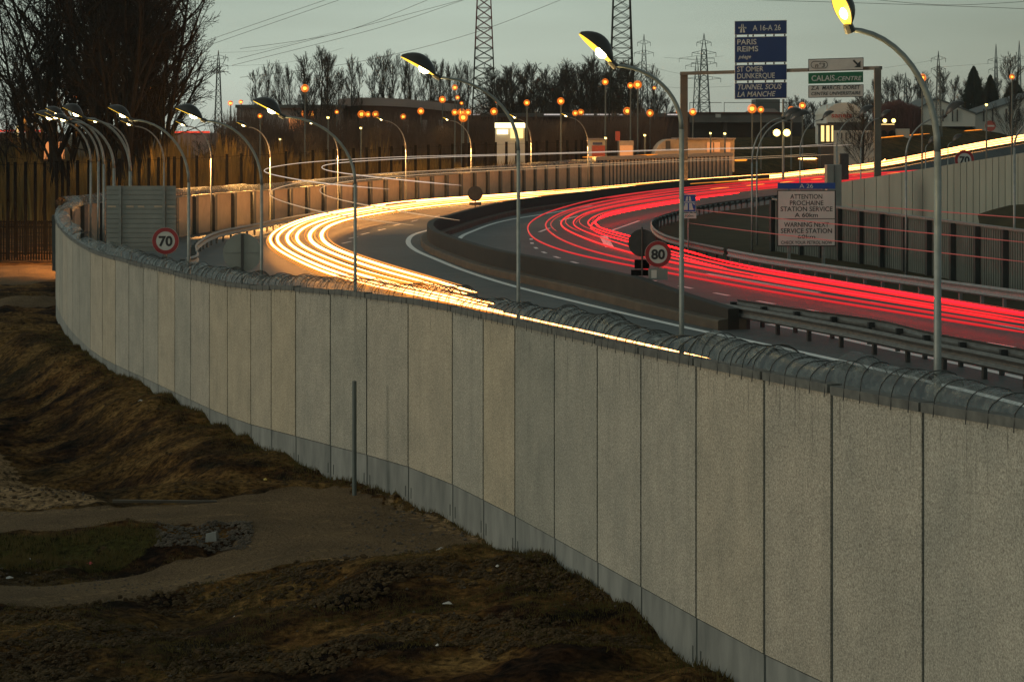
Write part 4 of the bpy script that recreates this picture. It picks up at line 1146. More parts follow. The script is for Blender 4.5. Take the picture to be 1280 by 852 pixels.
bt_ = [(10,250,.62,'slender bare tree at the far left edge'),(45,235,.95,'tall bare tree with forked stems near the left edge'),(75,225,1.05,'tall bare tree above the lamp cluster'),
       (110,245,1.15,'dense bare tree left of the middle of the dark thicket'),(135,230,1.2,'tallest dense bare tree in the middle of the dark thicket'),(165,240,1.2,'dense bare tree right of the middle of the thicket'),
       (190,228,1.12,'dense bare tree behind the lamp by the 70 sign'),(212,236,1.0,'bare tree at the right side of the dark thicket'),(228,245,.72,'lower bare tree on the right fringe of the dark thicket'),
       (150,262,1.25,'bare tree at the back of the dark thicket'),(120,270,1.2,'another bare tree at the back left of the dark thicket'),(95,262,1.1,'bare tree behind the left part of the thicket'),(178,268,1.2,'bare tree at the back right of the dark thicket')]
bt_ += [(105,222,1.15,'dense bare tree just above the lamp cluster'),(150,218,1.2,'dense bare tree left of the lamp by the 70 sign'),(182,250,1.2,'bare tree deep inside the right half of the thicket'),(205,258,1.1,'bare tree deep behind the right edge of the thicket'),(62,250,.95,'thin bare tree behind the tall forked one')]
bt_ = [q for q in bt_ if (q[0], q[1]) not in ((120,270),(95,262),(205,258),(62,250),(178,268),(228,245),(110,245),(212,236))]
for i, (x, Y, sc, lb) in enumerate(bt_):
    put_tree(i%3, (x-CX)*Y/F, Y, GZ, sc*1.3, i*1.9, lb, 'bare trees in the dark thicket at the left', .84)
for (x, Y, sc, lb) in [(280,300,.42,'low bare shrub-like tree in front of the small far pylon'),(263,310,.36,'small bare tree left of the far pylon')]:
    put_tree(0, (x-CX)*Y/F, Y, GZ, sc, x, lb, 'low bare trees by the far pylon')
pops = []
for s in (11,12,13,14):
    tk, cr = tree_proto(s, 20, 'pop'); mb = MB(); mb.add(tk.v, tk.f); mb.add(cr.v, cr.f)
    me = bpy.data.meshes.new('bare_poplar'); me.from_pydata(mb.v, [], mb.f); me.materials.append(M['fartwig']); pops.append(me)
def pop(x, Y, ytop, label, group, wid=1.0, me=None):
    z0 = GZ+1; H = (CAMZ+(HY-ytop)*Y/F)-z0
    o = bpy.data.objects.new('bare_poplar', me or R.choice(pops)); COL.objects.link(o); o.location = ((x-CX)*Y/F, Y, z0)
    s = H/20; o.scale = (s*wid, s*wid, s); o.rotation_euler = (0,0,R.uniform(0,6.28)); tag(o, label, 'tree', group)
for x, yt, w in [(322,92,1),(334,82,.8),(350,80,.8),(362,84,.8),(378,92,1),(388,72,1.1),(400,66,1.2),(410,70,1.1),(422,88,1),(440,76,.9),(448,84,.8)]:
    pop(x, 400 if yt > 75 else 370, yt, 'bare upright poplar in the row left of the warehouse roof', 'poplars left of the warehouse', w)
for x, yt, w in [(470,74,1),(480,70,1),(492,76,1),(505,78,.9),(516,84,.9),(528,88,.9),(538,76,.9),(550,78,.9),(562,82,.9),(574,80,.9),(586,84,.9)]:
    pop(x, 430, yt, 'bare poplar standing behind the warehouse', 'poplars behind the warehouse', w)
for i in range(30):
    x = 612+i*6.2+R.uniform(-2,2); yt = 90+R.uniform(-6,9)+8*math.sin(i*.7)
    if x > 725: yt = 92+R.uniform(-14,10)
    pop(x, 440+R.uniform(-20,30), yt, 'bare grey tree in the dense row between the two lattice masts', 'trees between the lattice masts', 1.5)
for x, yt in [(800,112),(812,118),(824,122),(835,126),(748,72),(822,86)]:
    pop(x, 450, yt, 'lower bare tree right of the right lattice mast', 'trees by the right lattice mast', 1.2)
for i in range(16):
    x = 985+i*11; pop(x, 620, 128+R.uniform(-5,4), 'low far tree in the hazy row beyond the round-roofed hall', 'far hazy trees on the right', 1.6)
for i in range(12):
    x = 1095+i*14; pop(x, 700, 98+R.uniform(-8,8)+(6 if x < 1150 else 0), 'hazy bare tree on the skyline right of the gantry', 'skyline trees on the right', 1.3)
pop(1078, 352, 116, 'bare spreading tree right of the round-roofed hall', None, 1.8)
pop(1265, 500, 70, 'bare tree behind the dark round tree at the right edge', None, 1.2)
# conifers: tiers of drooping needle sprays
def conifer(x, Y, ytop, wpx, label):
    z0 = 7.0; H = CAMZ+(HY-ytop)*Y/F-z0; W = wpx*Y/F/2; base = Vector(((x-CX)*Y/F, Y, z0))
    t = thing('conifer_tree', base, label, 'tree', 'dark conifers at the right')
    MB().tube([base, base+Vector((0,0,H*.95))], [.4,.05], 6).build('trunk', M['bark'], t)
    rr = random.Random(int(x)); mb = MB()
    for i in range(2600):
        q = rr.random()**.8; z = H*(.04+.96*q); rad = W*(1-q)**.6*(.6+.5*rr.random())+.15
        a = rr.random()*6.283; c = base+Vector((math.cos(a)*rad*.4, math.sin(a)*rad*.4, z)); e = base+Vector((math.cos(a)*rad, math.sin(a)*rad, z-.25*rad+rr.uniform(-.2,.3)))
        s1 = Vector((-math.sin(a), math.cos(a), .2))*(.28+.25*rr.random())
        mb.add([c-s1*.6, e, c+s1*.6, c+(e-c)*.5+Vector((0,0,.45))], [(0,1,3),(3,1,2),(0,3,2)])
    mb.build('crown', M['conifer'], t)
conifer(1217, 600, 84, 46, 'tall dark conifer, the left of the touching pair'); conifer(1238, 606, 95, 36, 'shorter dark conifer, the right of the touching pair')
conifer(1268, 600, 102, 62, 'dark conifer at the right edge behind the orange lamp')
# red shrub
mb = MB(); rr = random.Random(5)
for i in range(2600):
    x = rr.uniform(1095,1148); Y = 470+rr.uniform(-8,8); top = 124+abs(x-1120)*.35+rr.uniform(0,10)
    z1 = CAMZ-(top-HY)*Y/F; X = (x-CX)*Y/F; mb.tube([(X,Y,z1-5),(X+rr.uniform(-1.2,1.2),Y,z1)], [.09,.04], 3, cap=False)
tag(mb.build('red_shrubs', M['redbush']), 'bank of reddish bare shrubs between the gantry post and the pale gable hall', 'shrubs', kind='stuff')
# dry undergrowth along the fence: uncountable
mb = MB(); rr = random.Random(9)
for i in range(15000):
    x = rr.uniform(-30,760)
    Y = max(fY(x)+7, 200)+rr.random()*80
    X = (x-CX)*Y/F
    n1 = noise.noise(Vector((x*.02, Y*.02, 0)))
    h = (3.6+3.4*rr.random())*(.75+.7*n1)*(1.25-.35*sm(300,700,x))
    if 480 < x: h *= .85
    lean = rr.uniform(-.9,.9)
    w = rr.uniform(.05,.11)
    p0 = Vector((X,Y,GZ+.2)); p1 = Vector((X+lean*.4,Y,GZ+h*.6)); p2 = Vector((X+lean,Y,GZ+h))
    mb.add([p0-Vector((w,0,0)), p0+Vector((w,0.05,0)), p1+Vector((w*.8,.05,0)), p1-Vector((w*.8,0,0)), p2], [(0,1,2,3),(3,2,4)])
tag(mb.build('undergrowth', M['reed']), 'dense dry brown undergrowth behind the black fence', 'undergrowth', kind='stuff')

mb = MB()
for i in range(1500):                 # taller bare scrub in front of the sheds
    x = rr.uniform(270,830); Y = 345+rr.random()*25; X = (x-CX)*Y/F
    top = 150-22*noise.noise(Vector((x*.018,3,1)))-rr.random()*14
    z1 = CAMZ-(top-HY)*Y/F; z0 = GZ+1.0; b = rr.uniform(-1,1)
    for k in range(5):
        a_ = rr.uniform(-.5,.5); zs = z0+(z1-z0)*rr.uniform(0,.55); L_2 = (z1-zs)*rr.uniform(.6,1)
        p0 = Vector((X+b*.2*k,Y,zs)); p1 = p0+Vector((a_*L_2*.35,rr.uniform(-.3,.3),L_2*.55)); p2 = p0+Vector((a_*L_2*.6,0,L_2))
        mb.tube([p0,p1,p2], [.05,.035,.018], 3, cap=False)
tag(mb.build('bare_scrub', M['scrub']), 'tangle of bare brown scrub in front of the distant sheds', 'scrub', kind='stuff')

# ================================================================== MASTS, PYLONS, CABLES
def lattice(mb, base, H, w0, w1, n, r, mbtop=None, ntop=0, prog=1.0):
    lv = [base+Vector((0,0,H*(1-(1-i/n)**prog))) for i in range(n+1)]
    ws = [w0+(w1-w0)*(l.z-base.z)/H for l in lv]
    cor = lambda i: [lv[i]+Vector((sx*ws[i]/2, sy*ws[i]/2, 0)) for sx, sy in ((-1,-1),(1,-1),(1,1),(-1,1))]
    for i in range(n):
        m_ = mbtop if (mbtop is not None and i >= n-ntop) else mb
        a, b = cor(i), cor(i+1)
        for k in range(4):
            m_.beam(a[k], b[k], r*1.6); k2 = (k+1)%4
            m_.beam(a[k], b[k2], r*.8); m_.beam(a[k2], b[k], r*.8); m_.beam(b[k], b[k2], r*.7)
for x, Y, w0, w1, lb in ((605,390,33,9,'left dark lattice mast with a reddish upper part, cut by the top edge'),(777,390,35,9,'right dark lattice mast behind the arched lamp head, cut by the top edge')):
    base = XY(x, Y, GZ); t = thing('lattice_mast', base, lb, 'mast', 'lattice masts')
    mb, mt = MB(), MB(); wA = 36*Y/F; H = 46
    # width falls from 36 px at the base to about 18 px at the top edge of the picture
    z_top = CAMZ+HY*Y/F; frac = (z_top-GZ)/H
    w_at_top = (17 if x < 700 else 21)*Y/F; wend = wA+(w_at_top-wA)/frac
    lattice(mb, base, H, wA, wend, 24, .13, mt, 11 if x < 700 else 6); mb.build('lattice', M['mast'], t); mt.build('upper_lattice', M['mastr'], t)
def pylon(x, Y, ytop, ybase, wpx, arms, label, r=.16, mat='pylon', n=12):
    base = P(x, ybase, Y); base.z = min(base.z, CAMZ-1); H = CAMZ+(HY-ytop)*Y/F-base.z; k = Y/F
    t = thing('pylon', base, label, 'pylon', 'electricity pylons on the skyline'); mb = MB()
    lattice(mb, base, H*.84, wpx*k, wpx*k*.32, n, r); 
    top = base+Vector((0,0,H)); sh = base+Vector((0,0,H*.84)); w = wpx*k*.16
    for sx in (-1,1):
        for sy in (-1,1): mb.beam(sh+Vector((sx*w,sy*w,0)), top, r*1.4)
    mb.build('tower', M[mat], t)
    for (y, hw) in arms:
        z = CAMZ+(HY-y)*k; mb = MB()
        for s in (-1,1):
            e = Vector((base.x+s*hw*k, Y, z)); c = Vector((base.x, Y, z))
            mb.beam(c+Vector((0,0,-1.2*k*2)), e, r); mb.beam(c+Vector((0,0,1.6*k*2)), e, r)
            m1 = c.lerp(e,.5); mb.beam(m1+Vector((0,0,-1.2*k)), m1+Vector((0,0,1.6*k)), r*.8); mb.beam(e, e-Vector((0,0,5*k)), r*1.1)
        mb.build('crossarm', M[mat], t)
pylon(805, 720, 43, 160, 13, [(53,8),(66,12),(83,14)], 'pylon with three crossarms just right of the right lattice mast', r=.12, n=10)
pylon(880, 640, 42, 160, 18, [(53,9),(66,15),(79,16),(98,21)], 'widest pylon with drooping arms, seen through the left end of the gantry', r=.13, n=12)
pylon(871, 760, 70, 160, 12, [(73,22),(82,14)], 'pylon half hidden directly behind the widest one', r=.11, n=8)
pylon(273, 520, 63, 150, 10, [(72,12),(82,12)], 'small dark pylon at the left above the low bare trees', r=.09, mat='mast')
pylon(1173, 420, 64, 150, 8, [(73,9),(86,9)], 'slim round-topped pylon beside the bend of the rightmost lamp arm', r=.07, mat='pylon')
pylon(1245, 900, 55, 150, 7, [(75,10),(87,9)], 'thin pylon on the skyline behind the conifers', r=.13)
pylon(1274, 900, 51, 150, 7, [(72,9),(85,9)], 'thin pylon at the right edge of the skyline', r=.13)
pylon(1115, 1000, 95, 150, 6, [(104,5),(112,5)], 'smallest far pylon right of the gantry', r=.15)
pylon(1132, 1000, 91, 150, 7, [(100,6),(110,6)], 'far pylon second to the right of the gantry', r=.16)
pylon(1149, 1000, 90, 150, 8, [(99,6),(109,6)], 'far pylon behind the orange lamp right of the gantry', r=.16)
cabs = [((235,59),(413,-2),3),((240,64),(430,-2),3),((300,61),(425,41),(540,-2)),((296,74),(435,38),(585,-2)),((290,82),(470,36),(580,0)),((300,97),(450,77),(590,42),(706,-2)),
        ((945,0),(1185,7.5),(1300,12)),((1085,-1),(1185,6.5),(1300,1)),((272,66),(330,62),(420,40)),((276,83),(360,78),(430,60)),((830,72),(870,74),(905,70)),((815,84),(850,92),(875,90)),
        ((1105,85),(1140,80),(1168,75)),((1175,84),(1230,80),(1285,76)),((640,95),(720,80),(800,66)),((820,108),(860,110),(915,108))]
for i, c in enumerate(cabs):
    pts = [q for q in c if isinstance(q, tuple)]
    Yc = 300 if i < 6 else (260 if i < 8 else 560)
    path = catmull([P(x, y, Yc+ (j*0)) for j, (x, y) in enumerate(pts)], 8)
    lab = 'power cable crossing the sky above the poplars' if i < 6 else ('power cable crossing the top right of the sky' if i < 8 else 'thin far power cable strung between the skyline pylons')
    grp = 'power cables above the poplars' if i < 6 else ('power cables top right' if i < 8 else 'thin far power cables')
    tag(MB().tube(path, .036 if i < 8 else .035, 4).build('power_cable', M['cable']), lab, 'cable', grp)

# ================================================================== BUILDINGS
def hexpx(mb, x0, x1, y0, y1, Y, D=10, y0r=None):
    a, b = P(x0, y0, Y), P(x1, y0r if y0r is not None else y0, Y); zb = CAMZ-(y1-HY)*Y/F
    mb.hexa([Vector((a.x,Y,zb)),Vector((b.x,Y,zb)),Vector((b.x,Y+D,zb)),Vector((a.x,Y+D,zb)),a,b,b+Vector((0,D,0)),a+Vector((0,D,0))]); return mb
def bld(name, x0, x1, y0, y1, Y, mat, label, D=12, y0r=None, cat='building', z=None):
    base = P((x0+x1)/2, y1, Y); t = thing(name, Vector((base.x,Y,base.z)), label, cat)
    gz_ = ground_z((( x0+x1)/2-CX)*Y/F, Y)-.4; t.location.z = min(base.z, gz_)
    yb_ = max(y1, HY+(CAMZ-gz_)*F/Y)
    hexpx(MB(), x0, x1, y0, yb_, Y, D, y0r).build('wall', M[mat], t); return t
def part(t, nm, mat, *a, **k): return hexpx(MB(), *a, **k).build(nm, M[mat], t)
w = bld('warehouse', 425, 572, 126, 200, 400, 'brown', 'long dark brown warehouse with a shallow curved roof', 30)
pts = [P(x, y, 399.5) for x, y in [(424,124.5),(450,123),(480,123.5),(510,125),(540,128),(573,131.5)]]
mb = MB(); mb.sweep([p-Vector((0,0,.2)) for p in pts], [(-30,-1.2),(-30,.35),(0,.35),(0,-1.2)]); mb.build('roof', M['pale'], w)
for x in (436,452,468,484,505,528,548): part(w, 'cladding_bay', 'pale', x, x+6, 150, 168, 399.6, D=.3)
w = bld('warehouse', 296, 424, 134, 200, 390, 'pale', 'pale warehouse lit orange in the middle, left of the dark brown one', 30)
part(w, 'roof', 'roof', 294, 426, 131, 135, 389, D=32)
for i in range(9): part(w, 'lit_bay', 'wino', 361+i*2.8, 362.8+i*2.8, 147, 165, 389.6, D=.3)  # self-glowing strips imitate orange lamplight falling on the corrugated wall
part(w, 'base_band', 'brown', 296, 424, 166, 178, 389.7, D=.3)
w = bld('depot', 0, 60, 166, 200, 330, 'brown', 'low depot at the far left with orange-lit bays under the trees', 12)
for x0_, x1_ in ((53,63),(69,74),(76,80),(56,60)): part(w, 'lit_bay', 'wino', x0_, x1_, 177, 199, 329.4, D=.3)
part(w, 'red_light_strip', 'neonr', -20, 58, 162.5, 165, 328, D=.3)
for x0_ in (20,26,32): part(w, 'lit_sign', 'win', x0_, x0_+2.2, 156, 172, 300, D=.3)
w = bld('depot', 214, 262, 166, 178, 330, 'pale', 'low pale building with a red light strip, seen above the black fence posts', 10)
part(w, 'red_light_strip', 'neonr', 215, 262, 164, 166.4, 328, D=.3)
w = bld('long_hall', 556, 862, 146, 205, 420, 'brown', 'very long dark hall with a pale lit roof edge behind the orange lamps', 20)
part(w, 'roof', 'roof', 554, 864, 141.5, 146, 419, D=24)
for a_, b_ in ((560,600),(680,700),(728,742),(746,764),(772,780),(834,852)): part(w, 'light_strip', 'strip', a_, b_, 142.6, 144, 418.6, D=.2)
w = bld('kiosk', 619, 656, 154, 185, 330, 'cream', 'brightly lit pale kiosk between the two lattice masts', 5)
part(w, 'light_band', 'winw', 618.5, 656.5, 153.5, 160, 329.5, D=.3)
part(w, 'lit_front', 'winw', 621, 635, 162, 168, 329.6, D=.2); part(w, 'lit_front', 'win', 638, 654, 161, 173, 329.6, D=.2)
mb = MB(); text_mb(mb, 'nnnn', 2.6*330/F*1.5, P(620,166.5,329.3), UX, UZ, .01, width=14*330/F); text_mb(mb, 'nnnn', 2.6*330/F*1.5, P(639,166.5,329.3), UX, UZ, .01, width=13*330/F)
YV_ = gY(718,199)
w2 = bld('van', 709, 728, 181, 197.5, YV_, 'cream', 'white boxy van parked behind the black fence posts', 6, cat='van'); part(w2, 'cab', 'pale', 704, 709.5, 186, 198, YV_+.2, D=5); part(w2, 'window', 'dark', 717, 722, 182.5, 185, YV_-.2, D=.2)
for x_ in (707,724): MB().disc(P(x_, 197.5, YV_-.3), .5*YV_/330, .3).build('wheel', M['black'], w2)
w = bld('kiosk', 737, 758, 174, 198, 325, 'cream', 'pale kiosk with red panels right of the white van', 5)
part(w, 'red_panel', 'reda', 740, 757, 182, 196, 324.6, D=.3); part(w, 'blue_sign', 'blue', 741, 753, 178, 181, 324.4, D=.2); part(w, 'roof', 'pale', 735, 759, 173, 175, 324.2, D=6)
w = bld('shed', 774, 792, 176, 198, 325, 'fpanel', 'orange-lit shed at the foot of the right lattice mast', 5)
part(w, 'lit_front', 'wino', 775, 791, 182, 196, 324.6, D=.2); part(w, 'chimney', 'reda', 769.5, 775, 164, 176, 326, D=1)
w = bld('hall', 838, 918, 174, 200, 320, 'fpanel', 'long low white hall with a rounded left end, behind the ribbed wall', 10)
base = P(836,200,320); mb = MB(); cpts = []
c0 = P(838,200,325)
n = 10
vs = []
for i in range(n+1):
    th = math.pi/2*i/n; vs.append(P(838-20*math.cos(th), 200-26*math.sin(th), 320)); 
vs2 = [v+Vector((0,9,0)) for v in vs]; cb = P(838,200,320)
mb.add(vs+vs2+[cb, cb+Vector((0,9,0))], [(i,i+1,n+1+i+1,n+1+i) for i in range(n)]+[tuple(list(range(n,-1,-1))+[2*n+2])])
mb.build('rounded_end', M['fpanel'], w); part(w, 'roof', 'pale', 846, 920, 172.5, 174.5, 319.4, D=11)
for x_ in (884, 893, 906): part(w, 'door', 'wino', x_, x_+7, 178, 190, 319.6, D=.2)
part(w, 'window', 'dark', 832, 838, 176, 188, 319.5, D=.2)
# overpass
t = thing('overpass', P(985,165,480), 'grey concrete overpass with dark shade under it behind the twin bright lights', 'bridge')
a = P(840,141,480); b = P(1115,143,480)
mb = MB(); hexpx(mb, 838, 1004, 142, 153, 480, 12); mb.build('deck', M['deck'], t)
mb = MB(); hexpx(mb, 838, 1004, 140.3, 142, 479.5, .5); mb.build('parapet', M['redbush'], t)
part(t, 'underdeck_shade', 'dark', 862, 1004, 153, 205, 494, D=8)  # dark block put under the deck as the shade there
for x_ in (842, 905, 960): part(t, 'pier', 'deck', x_, x_+4, 153, 205, 484, D=3)
for x_ in (862,905,950): 
    part(t, 'railing', 'dark', x_, x_+40, 128, 128.7, 478, D=.1)
    part(t, 'rail_post', 'dark', x_, x_+.6, 128, 141, 478, D=.1)
part(t, 'lit_sign', 'signw', 894.5, 901, 142.5, 147, 479, D=.2)
w = bld('house', 945, 975, 124, 150, 520, 'roof', 'dark hipped building above the overpass, right under the blue sign', 10)
mb = MB(); q0, q1, q2, q3 = P(936,141,519), P(976,141,519), P(968,136,519), P(944,136,519); mb.hexa([q0,q1,q1+Vector((0,12,0)),q0+Vector((0,12,0)),q3,q2,q2+Vector((0,12,0)),q3+Vector((0,12,0))]); mb.build('roof', M['pale'], w)
# round roofed hall with red writing
YH = 385
w = bld('hall', 1033, 1078, 143, 165, YH, 'cream', 'round-roofed grey hall with a red name on its front', 14)
mb = MB(); vs = []; n = 12
for i in range(n+1):
    th = math.pi*i/n; vs.append(P(1055.5-23*math.cos(th), 143.2-15*math.sin(th), YH-.2))
m2 = [v+Vector((0,14,0)) for v in vs]
mb.add(vs+m2, [(i,i+1,n+2+i,n+1+i) for i in range(n)]+[tuple(range(n,-1,-1)), tuple(range(n+1,2*n+2))]); mb.build('roof', M['cream'], w)
mb = MB(); text_mb(mb, 'sanela', 6.2*YH/F*1.4, P(1039,147,YH-.6), UX, UZ, .02, width=26*YH/F, bold=.02); mb.build('lettering', M['reda'], w)
part(w, 'lower_band', 'dark', 1033, 1090, 153, 163, YH-.7, D=.3); part(w, 'mast', 'signw', 1033.3, 1034.4, 131, 156, YH-2, D=.1)
# lit cabin
YC_ = 345
w = bld('cabin', 1026, 1042, 156, 180, YC_, 'dark', 'narrow glass cabin lit yellow from within', 3)
for x_ in (1026.4,1033,1039.5): part(w, 'lit_pane', 'win', x_, x_+(3.8 if x_ < 1039 else 2), 157, 177, YC_-.3, D=.1)
part(w, 'roof', 'dark', 1025, 1043, 154.5, 156.5, YC_-.6, D=3.8)
w = bld('low_wall', 1042, 1096, 163, 180, 360, 'cream', 'low pale graffiti-streaked wall right of the yellow lit cabin', 1, cat='wall')
for i in range(9): part(w, 'dark_patch', 'dark', 1046+i*5.4, 1047.6+i*5.4, 166, 173+R.uniform(0,4), 359.9, D=.05)
YU_ = gY(1128,171)
w = bld('hut', 1120, 1137, 161, 170, YU_, 'cream', 'small white rounded hut below the pale gable hall', 4)
YT_ = gY(1110,169)
w = bld('truck', 1101, 1119, 155.5, 167, YT_, 'brown', 'dark truck with two lit roof lamps right of the gantry post', 5, cat='truck')
part(w, 'stripe', 'win', 1101, 1118, 155, 156, YT_-.2, D=.1)
for x_ in (1106,1117): MB().ball(P(x_,151,YT_-.4), .28*YT_/280, 10).build('roof_lamp', M['farw'], w)
for x_ in (1104,1115): MB().disc(P(x_,167,YT_-.2), .45*YT_/280, .3).build('wheel', M['black'], w)
# gable halls
def gable(xl, xr, xa, ya, ye, yb, Y, label, D=25):
    base = P((xl+xr)/2, yb, Y); t = thing('gable_hall', Vector((base.x,Y,base.z)), label, 'building')
    yb = max(yb, HY+(CAMZ-ground_z(base.x, Y)+.4)*F/Y)
    a, b, c, d_, e = P(xl,yb,Y), P(xr,yb,Y), P(xr,ye,Y), P(xa,ya,Y), P(xl,ye,Y)
    mb = MB(); pts = [a,b,c,d_,e]; bk = [p+Vector((0,D,0)) for p in pts]
    mb.add(pts+bk, [(0,1,2,3,4),(9,8,7,6,5),(0,5,6,1),(1,6,7,2),(4,9,5,0)]); mb.build('wall', M['cream'], t)
    mb = MB()
    for p, q in ((e,d_),(d_,c)):
        u = Vector((0,0,.45)); mb.hexa([p+Vector((0,-.6,.02)),q+Vector((0,-.6,.02)),q+Vector((0,D,.02)),p+Vector((0,D,.02)),p+u+Vector((0,-.6,0)),q+u+Vector((0,-.6,0)),q+u+Vector((0,D,0)),p+u+Vector((0,D,0))])
    mb.build('roof', M['roof'], t)
    return t
g = gable(1136, 1219, 1170, 124, 143, 156, 540, 'wide pale gable hall behind the rightmost lamp pole')
for x_ in (1150,1164,1178,1190,1196): part(g, 'door', 'dark', x_, x_+1.6, 137, 152, 539.6, D=.2)
g = gable(1219, 1330, 1300, 117, 144, 156, 545, 'pale hall whose roof climbs out of the right edge')
for x_ in (1229,1240,1257,1273): part(g, 'door', 'dark', x_, x_+1.8, 136, 152, 544.6, D=.2)
# low far streaks on the roundabout
def lowstreak(pts, Y, lab, r=.07, m='head_mid'):
    path = resample(catmull([P(x, y, gY(x, y+1.5)-1.0 if x > 950 else Y) for x,y in pts], 8), n=24); streak(path, r*(1.45 if pts[0][0] > 950 else 1), M[m], 'headlight_streak', lab, group='far headlight streaks', n=6)
lowstreak([(1025,184.5),(1032,181),(1045,178),(1080,174.5),(1120,170.5),(1162,167)], 235, 'upper far yellow streak curving past the lit cabin')
lowstreak([(1036.5,184.5),(1040,181.5),(1050,179)], 235, 'short yellow hook of light beside the lit cabin')
lowstreak([(1205,163.8),(1228,162)], 240, 'short yellow streak left of the no entry sign')
lowstreak([(1244,161),(1280,161)], 240, 'short yellow streak right of the no entry sign')
lowstreak([(998,198.5),(1021,198.3)], 262, 'left piece of the yellow streak under the twin lights', .10, 'head_core')
lowstreak([(1030,197.8),(1051,197.6)], 262, 'middle piece of the yellow streak above the petrol sign', .10, 'head_core')
lowstreak([(1061,197.4),(1090,197.8),(1084,202),(1073,207)], 262, 'yellow streak doubling back left of the gantry post', .10, 'head_core')
lowstreak([(1100,204),(1106,200),(1105,198)], 262, 'small yellow curl of light right of the gantry post', .08, 'head_core')
lowstreak([(728,196.5),(775,195.8),(822,193)], 262, 'yellow-white streak on top of the ribbed wall', .08, 'head_mid')
lowstreak([(918,200.5),(934,200)], 262, 'short yellow light at the end of the ribbed wall', .13, 'head_mid')
# direct boxes at the mid barrier near the gantry
w = bld('control_cabinet', 1034, 1052, 206, 235, 118, 'signback', 'plain grey cabinet above the petrol warning sign', 1, cat='cabinet'); part(w, 'seam', 'dark', 1042.6, 1043.2, 206, 235, 117.95, D=.06)
w = bld('sign_box', 1050, 1061, 192, 205, 240, 'dark', 'small dark sign silhouetted on the yellow streak above the grey cabinet', .3, cat='road sign'); part(w, 'post', 'dark', 1055, 1056, 205, 222, 240.2, D=.2)

# ================================================================== FAR ORANGE LAMPS
def sod(x, y, Y, pb, lab, r=3.0, core='sodcore', halo='sodium', double=None, pole=True, grp='orange street lamps in the distance', pm='pipe'):
    r = r*R.uniform(.78,1.2); k = Y/F; base = P(x, pb, Y); c = P(x, y, Y); base.z = min(base.z, ground_z(base.x, Y)-.2)
    t = thing('street_lamp', base, lab, 'street lamp', grp)
    if pole: MB().tube([base, Vector((c.x+.05,Y+.1,c.z+.1))], [.16,.11], 6).build('pole', M['pipe'], t)
    MB().box(c+Vector((.1,.1,r*k*.75)), (r*k*1.6,.5,.18)).build('lamp_head', M['head'], t)
    g_ = MB().ball(c, r*k*(1.5 if halo == 'sodium' else .8), 14).build('lamp_glow_ball', M['shell'] if halo == 'sodium' else M[halo], t, smooth=True)  # amber halo shell imitating glow round orange lamps; pale lamps get a plain ball
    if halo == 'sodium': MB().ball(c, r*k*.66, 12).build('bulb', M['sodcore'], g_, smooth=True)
    return t, c
